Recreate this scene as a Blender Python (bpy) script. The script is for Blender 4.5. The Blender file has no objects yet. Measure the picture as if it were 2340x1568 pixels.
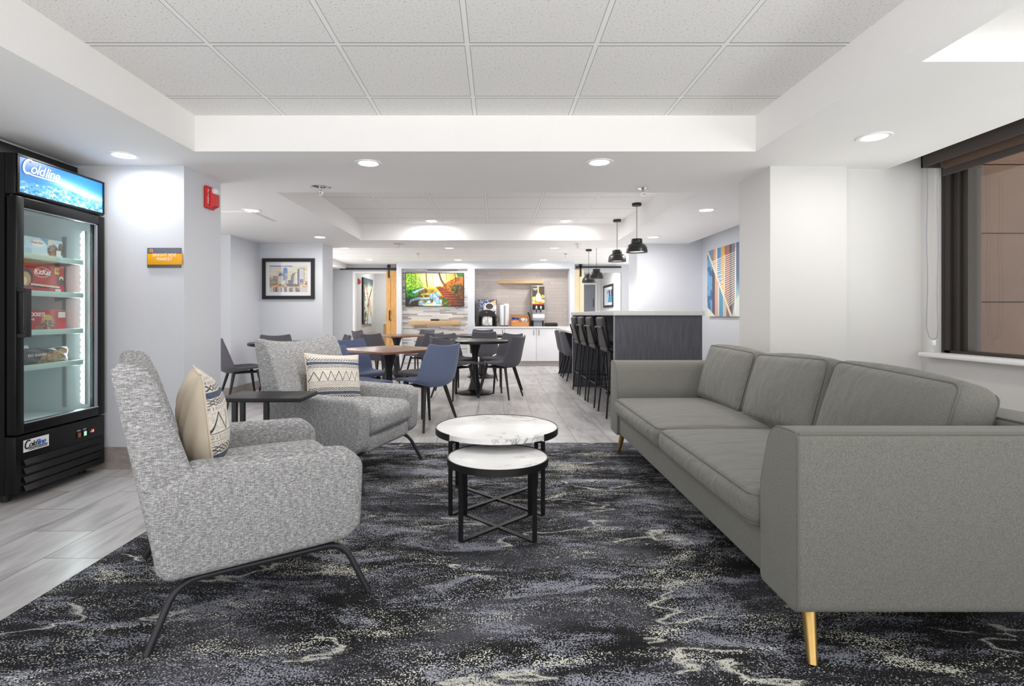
import bpy, bmesh, math, random
import numpy as np
from mathutils import Vector, Matrix, Euler

R = math.radians
random.seed(7)
C = bpy.context.scene
COL = C.collection

# ------------------------------------------------------------------ camera, sky, exposure
cam_d = bpy.data.cameras.new('camera')
cam = bpy.data.objects.new('camera', cam_d)
COL.objects.link(cam)
cam.location = (0, 0, 1.08)
cam.rotation_euler = (R(90), 0, 0)
cam_d.sensor_fit = 'HORIZONTAL'
cam_d.sensor_width = 36
cam_d.lens = 36 * 1221 / 2340
cam_d.shift_x = 35 / 2340
cam_d.shift_y = -63 / 2340
cam_d.clip_start = 0.05
C.camera = cam

world = bpy.data.worlds.new('world')
C.world = world
world.use_nodes = True
_bg = world.node_tree.nodes['Background']
# made-up surrounding glow, stronger from below, added to brighten the ceilings
_wt = world.node_tree
_tc = _wt.nodes.new('ShaderNodeTexCoord')
_sp = _wt.nodes.new('ShaderNodeSeparateXYZ')
_mr = _wt.nodes.new('ShaderNodeMapRange')
_wt.links.new(_tc.outputs['Generated'], _sp.inputs[0])
_wt.links.new(_sp.outputs[2], _mr.inputs['Value'])
_mr.inputs['From Min'].default_value = -0.7
_mr.inputs['From Max'].default_value = 0.4
_mr.inputs['To Min'].default_value = 4.9
_mr.inputs['To Max'].default_value = 1.15
_wt.links.new(_mr.outputs[0], _bg.inputs[1])
_bg.inputs[0].default_value = (1.0, 0.985, 0.97, 1)

C.view_settings.view_transform = 'Standard'
C.view_settings.look = 'None'
C.view_settings.exposure = 0.0
C.view_settings.gamma = 1
C.view_settings.use_curve_mapping = False
C.cycles.max_bounces = 10
C.cycles.diffuse_bounces = 7
C.cycles.glossy_bounces = 4
C.cycles.transparent_max_bounces = 8
C.cycles.caustics_reflective = False
C.cycles.caustics_refractive = False
C.cycles.sample_clamp_indirect = 6

DOWN_W = 10.0        # watts of one recessed downlight
PEND_W = 5.5

# ------------------------------------------------------------------ node helpers
def s2l(c):
    return tuple(x / 12.92 if x <= 0.04045 else ((x + 0.055) / 1.055) ** 2.4 for x in c[:3])

def S(r, g, b):
    return s2l((r / 255, g / 255, b / 255)) + (1,)

class NT:
    def __init__(self, name):
        self.m = bpy.data.materials.new(name)
        self.m.use_nodes = True
        self.t = self.m.node_tree
        self.b = self.t.nodes['Principled BSDF']
        self.out = self.t.nodes['Material Output']
    def n(self, typ, **kw):
        nd = self.t.nodes.new(typ)
        for k, v in kw.items():
            setattr(nd, k, v)
        return nd
    def l(self, a, b):
        self.t.links.new(a, b)
    def setin(self, sock, v):
        if isinstance(v, bpy.types.NodeSocket):
            self.l(v, sock)
        else:
            sock.default_value = v
    def math(self, op, a, b=0.0, c=0.0):
        nd = self.n('ShaderNodeMath', operation=op)
        for i, v in enumerate((a, b, c)):
            self.setin(nd.inputs[i], v)
        return nd.outputs[0]
    def coord(self, scale=(1, 1, 1), rot=(0, 0, 0), loc=(0, 0, 0)):
        tc = self.n('ShaderNodeTexCoord')
        mp = self.n('ShaderNodeMapping')
        mp.inputs['Scale'].default_value = scale
        mp.inputs['Rotation'].default_value = rot
        mp.inputs['Location'].default_value = loc
        self.l(tc.outputs['Object'], mp.inputs['Vector'])
        return mp.outputs['Vector']
    def noise(self, vec, scale, detail=3, rough=0.55, dist=0.0):
        nd = self.n('ShaderNodeTexNoise')
        nd.inputs['Scale'].default_value = scale
        nd.inputs['Detail'].default_value = detail
        nd.inputs['Roughness'].default_value = rough
        nd.inputs['Distortion'].default_value = dist
        if vec is not None:
            self.l(vec, nd.inputs['Vector'])
        return nd.outputs['Fac']
    def ramp(self, fac, stops, const=False):
        nd = self.n('ShaderNodeValToRGB')
        if const:
            nd.color_ramp.interpolation = 'CONSTANT'
        e = nd.color_ramp.elements
        while len(e) < len(stops):
            e.new(0.5)
        for i, (p, c) in enumerate(stops):
            e[i].position = p
            e[i].color = c if len(c) == 4 else tuple(c) + (1,)
        self.l(fac, nd.inputs['Fac'])
        return nd.outputs['Color']
    def mix(self, fac, a, b, blend='MIX'):
        nd = self.n('ShaderNodeMix', data_type='RGBA', blend_type=blend)
        self.setin(nd.inputs['Factor'], fac)
        self.setin(nd.inputs[6], a)
        self.setin(nd.inputs[7], b)
        return nd.outputs[2]
    def bump(self, h, strength=0.2, dist=0.01):
        nd = self.n('ShaderNodeBump')
        nd.inputs['Strength'].default_value = strength
        nd.inputs['Distance'].default_value = dist
        self.l(h, nd.inputs['Height'])
        self.l(nd.outputs['Normal'], self.b.inputs['Normal'])
    def base(self, v):
        self.setin(self.b.inputs['Base Color'], v)
    def fin(self, rough=0.5, metal=0.0, spec=None):
        self.setin(self.b.inputs['Roughness'], rough)
        self.b.inputs['Metallic'].default_value = metal
        if spec is not None:
            self.b.inputs['Specular IOR Level'].default_value = spec
        return self.m

def plain(name, col, rough=0.5, metal=0.0, spec=None, var=0.0, vscale=8, bump=0.0, bscale=60):
    t = NT(name)
    if var > 0:
        f = t.noise(t.coord(), vscale, 4)
        a = tuple(max(0, x * (1 - var)) for x in col[:3]) + (1,)
        b = tuple(min(1, x * (1 + var)) for x in col[:3]) + (1,)
        t.base(t.ramp(f, [(0.3, a), (0.7, b)]))
    else:
        t.base(col)
    if bump > 0:
        t.bump(t.noise(t.coord(), bscale, 3), bump, 0.004)
    return t.fin(rough, metal, spec)

def emit(name, col, strength):
    t = NT(name)
    t.base((0.8, 0.8, 0.8, 1))
    t.b.inputs['Emission Color'].default_value = col
    t.b.inputs['Emission Strength'].default_value = strength
    return t.fin(0.5)

def glass(name, tint, gloss=0.07, rough=0.0):
    m = bpy.data.materials.new(name)
    m.use_nodes = True
    nt = m.node_tree
    nt.nodes.clear()
    o = nt.nodes.new('ShaderNodeOutputMaterial')
    mx = nt.nodes.new('ShaderNodeMixShader')
    tr = nt.nodes.new('ShaderNodeBsdfTransparent')
    gl = nt.nodes.new('ShaderNodeBsdfGlossy')
    tr.inputs[0].default_value = tint
    gl.inputs['Roughness'].default_value = rough
    mx.inputs[0].default_value = gloss
    nt.links.new(tr.outputs[0], mx.inputs[1])
    nt.links.new(gl.outputs[0], mx.inputs[2])
    nt.links.new(mx.outputs[0], o.inputs[0])
    return m

def painted_mat(name, rough=0.5, em=0.0, dark=False):
    t = NT(name)
    a = t.n('ShaderNodeAttribute', attribute_name='paint')
    t.base(a.outputs['Color'])
    if em > 0:
        t.l(a.outputs['Color'], t.b.inputs['Emission Color'])
        t.b.inputs['Emission Strength'].default_value = em
    if dark:
        t.t.links.remove(t.b.inputs['Base Color'].links[0])
        t.base((0.01, 0.01, 0.01, 1))
    return t.fin(rough)

# ------------------------------------------------------------------ materials
M = {}
def wall_paint(name, col):
    t = NT(name)
    f = t.noise(t.coord(), 1.2, 3)
    a = tuple(x * 0.985 for x in col[:3]) + (1,)
    t.base(t.ramp(f, [(0.3, a), (0.7, col)]))
    t.bump(t.noise(t.coord(), 130, 2), 0.25, 0.004)
    return t.fin(0.62, 0, 0.3)
M['wall'] = wall_paint('wall_paint_cool', S(214, 217, 223))
M['wall_grey'] = wall_paint('wall_paint_grey', S(196, 198, 203))
M['wall_white'] = wall_paint('wall_paint_white', S(214, 213, 212))
M['soffit'] = wall_paint('soffit_paint', S(243, 242, 241))
M['doorgrey'] = plain('grey_door_paint', S(120, 124, 132), 0.4)
M['black'] = plain('black_metal', S(24, 24, 26), 0.38, 0.0, var=0.1)
M['blackmatte'] = plain('black_matte', S(28, 28, 30), 0.55, bump=0.05, bscale=200)
M['blackleg'] = plain('black_leg_paint', S(26, 26, 28), 0.42)
M['frame_tube'] = plain('charcoal_tube', S(52, 53, 58), 0.4, 0.3)
M['fridge'] = plain('fridge_black_steel', S(9, 9, 10), 0.32, spec=0.3)
M['liner'] = plain('fridge_liner', S(205, 214, 214), 0.4)
M['shelfwhite'] = plain('shelf_white_green', S(198, 224, 218), 0.3)
M['white'] = plain('white_laminate', S(236, 236, 240), 0.35, var=0.01)
M['whitetrim'] = plain('white_trim_paint', S(240, 240, 240), 0.35)
M['quartz'] = plain('white_quartz_top', S(226, 226, 228), 0.22, var=0.03, vscale=14)
M['steel'] = plain('brushed_steel', S(190, 190, 188), 0.28, 0.9)
M['chrome'] = plain('chrome', S(215, 215, 218), 0.12, 1.0)
M['brass'] = plain('brushed_brass', S(206, 172, 108), 0.3, 0.95, var=0.06, vscale=30)
M['red'] = plain('red_plastic', S(205, 30, 34), 0.35)
M['clear'] = plain('clear_lens', S(220, 222, 226), 0.15)
M['light_em'] = emit('lit_lamp_lens', (1.0, 0.97, 0.93, 1), 12.0)
M['led'] = emit('lit_led', (0.93, 0.97, 1.0, 1), 14.0)
M['led_red'] = emit('lit_red_display', (1.0, 0.06, 0.05, 1), 3.0)
M['led_green'] = emit('lit_green_switch', (0.05, 0.6, 0.35, 1), 0.8)
M['amber'] = plain('amber_switch', S(160, 80, 60), 0.4)
M['sign_grey'] = plain('sign_slate', S(104, 106, 120), 0.45)
M['sign_yellow'] = plain('sign_yellow', S(244, 172, 14), 0.45)
M['lettwhite'] = plain('white_lettering', S(250, 250, 248), 0.5)
M['lettblack'] = plain('black_lettering', S(20, 20, 22), 0.5)
M['lettblue'] = plain('blue_lettering', S(30, 90, 190), 0.5)
M['paint'] = painted_mat('printed_surface', 0.45)
M['paintgloss'] = painted_mat('printed_gloss', 0.18)
M['paintcloth'] = painted_mat('woven_print', 0.9)
M['screen'] = painted_mat('lit_screen', 0.25, 1.35, True)
M['litsign'] = painted_mat('lit_sign_print', 0.3, 0.3)
M['litgraphic'] = painted_mat('lit_dispenser_print', 0.3, 0.6)
M['cream'] = plain('cream_cotton', S(232, 218, 196), 0.85, var=0.03, vscale=5, bump=0.15, bscale=350)
M['glass'] = glass('window_glass', (0.93, 0.94, 0.93, 1), 0.06)
M['fridgeglass'] = glass('fridge_glass', (0.92, 0.96, 0.95, 1), 0.08)
M['picglass'] = glass('picture_glass', (0.98, 0.98, 0.98, 1), 0.05)
M['cardboard'] = plain('cardboard', S(200, 140, 84), 0.8, var=0.05)
M['blind'] = plain('brown_blind_fascia', S(66, 58, 54), 0.6)
M['bronze'] = plain('dark_bronze_frame', S(52, 46, 42), 0.45, 0.2)
M['greyplastic'] = plain('grey_plastic', S(150, 152, 162), 0.4)
M['packblue'] = plain('blue_packets', S(36, 84, 190), 0.5)
M['packpink'] = plain('pink_packets', S(240, 170, 178), 0.5)
M['packwhite'] = plain('white_packets', S(232, 230, 228), 0.5)

def fabric(name, c_dark, c_mid, c_light, thread=260, bump=0.35, streak=6.0, rough=0.92):
    t = NT(name)
    a = t.noise(t.coord((1, streak, streak)), thread / streak * 1.0, 2, 0.6)
    b = t.noise(t.coord((streak, streak, 1)), thread / streak * 1.0, 2, 0.6)
    f = t.noise(t.coord(), thread, 2, 0.7)
    s = t.math('ADD', t.math('MULTIPLY', a, 0.45), t.math('MULTIPLY', b, 0.3))
    s = t.math('ADD', s, t.math('MULTIPLY', f, 0.25))
    t.base(t.ramp(s, [(0.34, c_dark), (0.5, c_mid), (0.66, c_light)]))
    t.bump(s, bump, 0.004)
    t.b.inputs['Sheen Weight'].default_value = 0.15
    return t.fin(rough, 0, 0.2)
def tweed():
    t = NT('grey_tweed_weave')
    a = t.noise(t.coord((1, 1, 6)), 62, 3, 0.65)
    b = t.noise(t.coord((7, 7, 1)), 50, 2, 0.6)
    f = t.noise(t.coord(), 330, 2, 0.7)
    s = t.math('ADD', t.math('MULTIPLY', a, 0.55), t.math('MULTIPLY', b, 0.2))
    s = t.math('ADD', s, t.math('MULTIPLY', f, 0.25))
    t.base(t.ramp(s, [(0.37, S(104, 104, 107)), (0.5, S(158, 158, 160)), (0.61, S(216, 216, 215))]))
    t.bump(s, 0.4, 0.004)
    return t.fin(0.92, 0, 0.2)
M['tweed'] = tweed()
M['sofa'] = fabric('olive_grey_felt', S(95, 95, 90), S(117, 117, 111), S(139, 139, 132), 420, 0.25, 1.5)
def crumple(name, src):
    m = M[src].copy()
    m.name = name
    nt = m.node_tree
    pb = nt.nodes['Principled BSDF']
    old = pb.inputs['Normal'].links[0].from_node
    tc = nt.nodes.new('ShaderNodeTexCoord'); mp = nt.nodes.new('ShaderNodeMapping')
    mp.inputs['Rotation'].default_value = (0.5, 0.4, 0.6); mp.inputs['Scale'].default_value = (1, 2.4, 1.6)
    nz = nt.nodes.new('ShaderNodeTexNoise'); nz.inputs['Scale'].default_value = 4.5; nz.inputs['Detail'].default_value = 3; nz.inputs['Distortion'].default_value = 0.6
    bp = nt.nodes.new('ShaderNodeBump'); bp.inputs['Strength'].default_value = 0.55; bp.inputs['Distance'].default_value = 0.035
    nt.links.new(tc.outputs['Object'], mp.inputs['Vector']); nt.links.new(mp.outputs[0], nz.inputs['Vector'])
    nt.links.new(nz.outputs['Fac'], bp.inputs['Height']); nt.links.new(bp.outputs[0], old.inputs['Normal'])
    return m
M['sofa_soft'] = crumple('olive_grey_felt_cushion', 'sofa')
M['sofapipe'] = plain('sofa_piping', S(110, 110, 103), 0.9)
M['chair_grey'] = fabric('charcoal_seat_fabric', S(72, 71, 78), S(92, 91, 98), S(112, 111, 118), 500, 0.15, 2)
M['chair_bluecast'] = fabric('seat_fabric_blue_cast', S(84, 94, 122), S(104, 116, 146), S(126, 138, 166), 420, 0.2, 2)  # same chairs as the grey ones, blue light cast put into the fabric colour
M['stool_pad'] = plain('grey_stool_vinyl', S(54, 54, 55), 0.5, var=0.06)

def wood(name, c1, c2, scale=(1, 14, 14), rough=0.45, n=4.0):
    t = NT(name)
    f = t.noise(t.coord(scale), n, 5, 0.6, 0.6)
    t.base(t.ramp(f, [(0.32, c1), (0.68, c2)]))
    return t.fin(rough)
M['walnut'] = wood('walnut_table_top', S(108, 72, 58), S(148, 106, 86), (1.2, 14, 14), 0.28)
M['oak'] = wood('oak_plank_door', S(196, 142, 74), S(224, 176, 108), (16, 16, 1.2), 0.5)
M['oakshelf'] = wood('oak_shelf', S(190, 154, 106), S(214, 184, 140), (1.2, 16, 16), 0.5)
M['oaklight'] = wood('light_oak_door', S(232, 210, 168), S(246, 232, 200), (16, 16, 1.2), 0.5)
M['charwood'] = wood('charcoal_woodgrain', S(62, 62, 69), S(100, 100, 108), (38, 38, 0.8), 0.5, 5)
M['blacktop'] = wood('black_table_top', S(26, 24, 25), S(48, 44, 44), (1.5, 12, 12), 0.36)

def marble():
    t = NT('white_marble_top')
    v = t.coord((1.0, 2.2, 1))
    w = t.noise(v, 2.4, 5, 0.6, 1.6)
    d = t.math('ABSOLUTE', t.math('SUBTRACT', w, 0.5))
    vein = t.ramp(d, [(0.0, (1, 1, 1)), (0.016, (0.25, 0.25, 0.25)), (0.05, (0, 0, 0))])
    msk = t.ramp(t.noise(v, 1.7, 2), [(0.45, (0, 0, 0)), (0.62, (1, 1, 1))])
    f = t.mix(1.0, vein, msk, 'MULTIPLY')
    t.base(t.mix(f, S(238, 238, 238), S(140, 138, 138)))
    return t.fin(0.32, 0, 0.3)
M['marble'] = marble()

def floor_mat():
    t = NT('grey_stone_tile')
    tc = t.n('ShaderNodeTexCoord')
    sp = t.n('ShaderNodeSeparateXYZ')
    t.l(tc.outputs['Object'], sp.inputs[0])
    cb = t.n('ShaderNodeCombineXYZ')
    t.l(t.math('SUBTRACT', sp.outputs[1], 2.376 - 6.0), cb.inputs[0])
    t.l(t.math('ADD', sp.outputs[0], 2.317 + 6.0), cb.inputs[1])
    br = t.n('ShaderNodeTexBrick')
    br.offset = 0.5
    br.inputs['Scale'].default_value = 1
    br.inputs['Brick Width'].default_value = 0.6
    br.inputs['Row Height'].default_value = 0.3
    br.inputs['Mortar Size'].default_value = 0.0026
    br.inputs['Mortar Smooth'].default_value = 0.1
    br.inputs['Color1'].default_value = (0.0, 0.0, 0.0, 1)
    br.inputs['Color2'].default_value = (1, 1, 1, 1)
    br.inputs['Mortar'].default_value = (0.5, 0.5, 0.5, 1)
    t.l(cb.outputs[0], br.inputs['Vector'])
    # veins drift diagonally and jump from tile to tile
    off = t.n('ShaderNodeVectorMath', operation='MULTIPLY_ADD')
    t.l(br.outputs['Color'], off.inputs[0])
    off.inputs[1].default_value = (3.7, 5.1, 2.3)
    mp = t.n('ShaderNodeMapping')
    mp.inputs['Rotation'].default_value = (0, 0, R(-62))
    mp.inputs['Scale'].default_value = (5.5, 1.1, 1)
    t.l(tc.outputs['Object'], mp.inputs['Vector'])
    t.l(mp.outputs[0], off.inputs[2])
    v = t.noise(off.outputs[0], 1.5, 6, 0.62, 0.9)
    c = t.ramp(v, [(0.28, S(164, 161, 160)), (0.45, S(196, 194, 193)), (0.62, S(216, 215, 215)), (0.75, S(188, 185, 185))])
    tint = t.ramp(br.outputs['Color'], [(0, S(236, 234, 234)), (1, S(252, 252, 255))])
    c = t.mix(1.0, c, tint, 'MULTIPLY')
    t.base(t.mix(br.outputs['Fac'], c, S(118, 115, 114)))
    return t.fin(0.34, 0, 0.5)
M['floor'] = floor_mat()

def rug_mat():
    t = NT('abstract_rug_pile')
    tuft = t.noise(t.coord((1, 1, 1)), 185, 1, 0.5)
    tuft = t.math('SUBTRACT', tuft, 0.5)
    big = t.noise(t.coord((0.9, 1.9, 1), (0, 0, R(12))), 1.15, 8, 0.66, 0.9)
    mid = t.noise(t.coord((1.2, 3.4, 1), (0, 0, R(-14)), (3, 1, 0)), 2.1, 9, 0.72, 0.7)
    cre = t.noise(t.coord((1.0, 2.8, 1), (0, 0, R(8)), (7, 4, 0)), 1.9, 9, 0.74, 1.0)
    a = t.math('ADD', big, t.math('MULTIPLY', tuft, 0.42))
    c0 = t.ramp(a, [(0.40, S(27, 27, 29)), (0.52, S(47, 47, 50)), (0.60, S(84, 84, 90))])
    b = t.math('ADD', mid, t.math('MULTIPLY', tuft, 0.62))
    m1 = t.ramp(b, [(0.545, (0, 0, 0)), (0.585, (1, 1, 1))])
    c1 = t.mix(m1, c0, S(150, 153, 165))
    d = t.math('ADD', cre, t.math('MULTIPLY', tuft, 0.7))
    m2 = t.ramp(d, [(0.63, (0, 0, 0)), (0.66, (1, 1, 1))])
    c2 = t.mix(m2, c1, S(228, 228, 216))
    ln = t.noise(t.coord((0.42, 1.25, 1), (0, 0, R(-8)), (2, 9, 0)), 1.5, 5, 0.5, 0.25)
    ln = t.math('ABSOLUTE', t.math('SUBTRACT', ln, 0.48))
    ln = t.math('ADD', ln, t.math('MULTIPLY', t.math('ABSOLUTE', tuft), 0.045))
    brk = t.noise(t.coord((1, 1.6, 1), (0, 0, 0), (11, 3, 0)), 1.6, 3)
    ln = t.math('ADD', ln, t.math('MULTIPLY', t.math('LESS_THAN', brk, 0.53), 0.1))
    m3 = t.ramp(ln, [(0.004, (1, 1, 1)), (0.008, (0, 0, 0))])
    c3 = t.mix(m3, c2, S(214, 214, 204))
    t.base(c3)
    t.bump(tuft, 0.5, 0.006)
    return t.fin(0.95, 0, 0.15)
M['rug'] = rug_mat()

def tile_ceiling():
    t = NT('acoustic_ceiling_tile')
    tc = t.n('ShaderNodeTexCoord')
    sp = t.n('ShaderNodeSeparateXYZ')
    t.l(tc.outputs['Object'], sp.inputs[0])
    def edge(o):
        q = t.math('DIVIDE', o, 0.612)
        f = t.math('SUBTRACT', q, t.math('ROUND', q))
        return t.math('MULTIPLY', t.math('ABSOLUTE', f), 0.612)
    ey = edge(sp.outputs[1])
    d = t.math('MINIMUM', edge(sp.outputs[0]), ey)
    bar = t.math('LESS_THAN', d, 0.011)
    gap = t.math('LESS_THAN', d, 0.014)  # thin shade line beside each bar, painted into the tile colour
    f = t.noise(t.coord(), 95, 3, 0.75)
    c = t.ramp(f, [(0.33, S(176, 175, 172)), (0.405, S(236, 235, 233)), (0.7, S(244, 243, 242))])
    c = t.mix(gap, c, S(158, 158, 158))
    c = t.mix(t.math('LESS_THAN', ey, 0.0175), c, S(156, 156, 155))  # cross lines get a wider painted shade line
    c = t.mix(bar, c, S(246, 246, 246))
    t.base(c)
    return t.fin(0.85, 0, 0.2)
M['ceiltile'] = tile_ceiling()

def mosaic():
    t = NT('linear_mosaic_tile')
    tc = t.n('ShaderNodeTexCoord')
    sp = t.n('ShaderNodeSeparateXYZ')
    t.l(tc.outputs['Object'], sp.inputs[0])
    row = t.math('FLOOR', t.math('DIVIDE', sp.outputs[2], 0.031))
    w1 = t.n('ShaderNodeTexWhiteNoise', noise_dimensions='1D')
    t.l(row, w1.inputs['W'])
    wid = t.math('MULTIPLY_ADD', w1.outputs['Value'], 0.32, 0.2)
    u = t.math('DIVIDE', t.math('ADD', sp.outputs[0], t.math('MULTIPLY', w1.outputs['Value'], 7.3)), wid)
    cell = t.math('FLOOR', u)
    cb = t.n('ShaderNodeCombineXYZ')
    t.l(cell, cb.inputs[0]); t.l(row, cb.inputs[1])
    w2 = t.n('ShaderNodeTexWhiteNoise', noise_dimensions='2D')
    t.l(cb.outputs[0], w2.inputs['Vector'])
    c = t.ramp(w2.outputs['Value'], [(0, S(226, 224, 222)), (0.3, S(208, 210, 212)), (0.52, S(186, 180, 174)),
                                     (0.72, S(158, 153, 150)), (0.86, S(216, 206, 196))], True)
    fz = t.math('FRACT', t.math('DIVIDE', sp.outputs[2], 0.031))
    fu = t.math('FRACT', u)
    g = t.math('MAXIMUM', t.math('LESS_THAN', fz, 0.07), t.math('LESS_THAN', fu, 0.012))
    t.base(t.mix(g, c, S(190, 188, 186)))
    return t.fin(0.25)
M['mosaic'] = mosaic()

def subway():
    t = NT('taupe_subway_tile')
    tc = t.n('ShaderNodeTexCoord')
    sp = t.n('ShaderNodeSeparateXYZ')
    t.l(tc.outputs['Object'], sp.inputs[0])
    cb = t.n('ShaderNodeCombineXYZ')
    t.l(t.math('ADD', sp.outputs[0], 20), cb.inputs[0]); t.l(sp.outputs[2], cb.inputs[1])
    br = t.n('ShaderNodeTexBrick')
    br.offset = 0.37
    br.inputs['Scale'].default_value = 1
    br.inputs['Brick Width'].default_value = 0.30
    br.inputs['Row Height'].default_value = 0.0735
    br.inputs['Mortar Size'].default_value = 0.0035
    br.inputs['Color1'].default_value = S(214, 204, 198)
    br.inputs['Color2'].default_value = S(204, 194, 188)
    br.inputs['Mortar'].default_value = S(192, 182, 176)
    t.l(cb.outputs[0], br.inputs['Vector'])
    t.base(br.outputs['Color'])
    t.bump(t.noise(t.coord((1, 1, 1)), 22, 2), 0.25, 0.01)
    return t.fin(0.16)
M['subway'] = subway()

def basetile():
    t = NT('taupe_base_tile')
    f = t.noise(t.coord((2, 2, 3), (0.4, 0.5, 0)), 3, 5, 0.6, 1.2)
    t.base(t.ramp(f, [(0.3, S(132, 124, 121)), (0.6, S(170, 160, 156)), (0.8, S(150, 140, 136))]))
    return t.fin(0.4)
M['basetile'] = basetile()

def panelwall():
    t = NT('rust_facade_panel')
    f = t.noise(t.coord((1, 1, 1)), 2.2, 6, 0.65)
    t.base(t.ramp(f, [(0.3, S(84, 60, 47)), (0.7, S(98, 72, 57))]))
    return t.fin(0.7)
M['facade'] = panelwall()
M['facadegap'] = plain('facade_joint', S(50, 36, 30), 0.8)

# ------------------------------------------------------------------ mesh helpers
class MB:
    """collects shapes, then builds ONE mesh object"""
    def __init__(self):
        self.bm = bmesh.new()
    def _xf(self, vs, mat):
        if mat is not None:
            bmesh.ops.transform(self.bm, matrix=mat, verts=vs)
    def box(self, c, s, bevel=0.0, seg=2, mat=None):
        r = bmesh.ops.create_cube(self.bm, size=1)
        vs = r['verts']
        bmesh.ops.scale(self.bm, vec=s, verts=vs)
        if bevel > 0:
            es = list({e for v in vs for e in v.link_edges})
            rb = bmesh.ops.bevel(self.bm, geom=es, offset=bevel, segments=seg, profile=0.5, affect='EDGES')
            vs = list({v for f in rb['faces'] for v in f.verts} | {v for v in vs if v.is_valid})
            vs = [v for v in vs if v.is_valid]
            seen = set(vs); st = list(vs)
            while st:
                v = st.pop()
                for e in v.link_edges:
                    w = e.other_vert(v)
                    if w not in seen:
                        seen.add(w); st.append(w)
            vs = list(seen)
        bmesh.ops.translate(self.bm, vec=c, verts=vs)
        self._xf(vs, mat)
        return self
    def b2(self, x0, x1, y0, y1, z0, z1, bevel=0.0, seg=2):
        return self.box(((x0 + x1) / 2, (y0 + y1) / 2, (z0 + z1) / 2), (abs(x1 - x0), abs(y1 - y0), abs(z1 - z0)), bevel, seg)
    def rings(self, rings, caps=True, closed=False, mat=None):
        bv = [[self.bm.verts.new(p) for p in r] for r in rings]
        n = len(rings[0])
        m = len(rings)
        for i in range(m if closed else m - 1):
            a, b = bv[i], bv[(i + 1) % m]
            for j in range(n):
                k = (j + 1) % n
                try:
                    self.bm.faces.new((a[j], a[k], b[k], b[j]))
                except ValueError:
                    pass
        if caps and not closed:
            try:
                self.bm.faces.new(list(reversed(bv[0])))
                self.bm.faces.new(bv[-1])
            except ValueError:
                pass
        vs = [v for r in bv for v in r]
        self._xf(vs, mat)
        return self
    def lathe(self, prof, n=32, c=(0, 0, 0), mat=None, caps=True):
        rg = [[(c[0] + r * math.cos(2 * math.pi * j / n), c[1] + r * math.sin(2 * math.pi * j / n), c[2] + z) for j in range(n)] for r, z in prof]
        return self.rings(rg, caps, mat=mat)
    def cyl(self, c, r, h, n=24, r2=None, mat=None):
        r2 = r if r2 is None else r2
        return self.lathe([(r, -h / 2), (r2, h / 2)], n, c, mat)
    def tube(self, pts, r, n=10, closed=False, r2=None):
        pts = [Vector(p) for p in pts]
        m = len(pts)
        rg = []
        prev = None
        for i, p in enumerate(pts):
            if closed:
                d = pts[(i + 1) % m] - pts[i - 1]
            else:
                d = pts[min(i + 1, m - 1)] - pts[max(i - 1, 0)]
            d.normalize()
            if prev is None:
                up = Vector((0, 0, 1)) if abs(d.z) < 0.9 else Vector((1, 0, 0))
                u = d.cross(up).normalized()
            else:
                u = (prev - d * prev.dot(d))
                u = u.normalized() if u.length > 1e-6 else d.orthogonal().normalized()
            prev = u
            w = d.cross(u).normalized()
            rr = r if r2 is None else r + (r2 - r) * i / (m - 1)
            rg.append([p + (u * math.cos(2 * math.pi * j / n) + w * math.sin(2 * math.pi * j / n)) * rr for j in range(n)])
        return self.rings(rg, True, closed)
    def pad(self, poly, x0, x1, r, axis='x', k=4):
        """extrudes polygon (a,b) along an axis with rounded rims"""
        rg = []
        def put(off, x):
            q = offset_poly(poly, off)
            if axis == 'x':
                return [(x, a, b) for a, b in q]
            if axis == 'y':
                return [(a, x, b) for a, b in q]
            return [(a, b, x) for a, b in q]
        for i in range(k + 1):
            a = i / k * math.pi / 2
            rg.append(put(r * (1 - math.sin(a)), x0 + r * (1 - math.cos(a))))
        for i in range(k, -1, -1):
            a = i / k * math.pi / 2
            rg.append(put(r * (1 - math.sin(a)), x1 - r * (1 - math.cos(a))))
        return self.rings(rg)
    def rbox(self, c, s, r, n=10, bulge=(0, 0, 0), mat=None):
        """soft upholstered block: rounded edges, crowned faces"""
        h = Vector(s) / 2
        bm = self.bm
        new = []
        def P(p):
            q = Vector([max(-(h[i] - r), min(h[i] - r, p[i])) for i in range(3)])
            d = p - q
            o = q + (d.normalized() * r if d.length > 1e-9 else Vector())
            u = [p[i] / h[i] for i in range(3)]
            for i in range(3):
                j, k = (i + 1) % 3, (i + 2) % 3
                o[i] += bulge[i] * u[i] * (1 - u[j] ** 2) * (1 - u[k] ** 2)
            return o + Vector(c)
        def steps():
            e = [-1 + 2 * i / n for i in range(n + 1)]
            return e
        tt = steps()
        for ax in range(3):
            a1, a2 = (ax + 1) % 3, (ax + 2) % 3
            def dens(i):
                L, rr = h[i], r
                xs = [-L, -L + rr * 0.25, -L + rr * 0.55, -L + rr * 0.9]
                xs += [-(L - rr) * 0.95 + 2 * (L - rr) * 0.95 * q / n for q in range(n + 1)]
                xs += [L - rr * 0.9, L - rr * 0.55, L - rr * 0.25, L]
                return xs
            X, Yv = dens(a1), dens(a2)
            for sg in (-1, 1):
                g = []
                for x in X:
                    rw = []
                    for y in Yv:
                        p = Vector((0, 0, 0))
                        p[ax] = sg * h[ax]; p[a1] = x; p[a2] = y
                        rw.append(bm.verts.new(P(p)))
                    g.append(rw)
                for i in range(len(X) - 1):
                    for j in range(len(Yv) - 1):
                        f = (g[i][j], g[i + 1][j], g[i + 1][j + 1], g[i][j + 1])
                        bm.faces.new(f if sg > 0 else tuple(reversed(f)))
                new += [v for rw in g for v in rw]
        self._xf(new, mat)
        bmesh.ops.remove_doubles(bm, verts=new, dist=1e-5)
        return self
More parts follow.
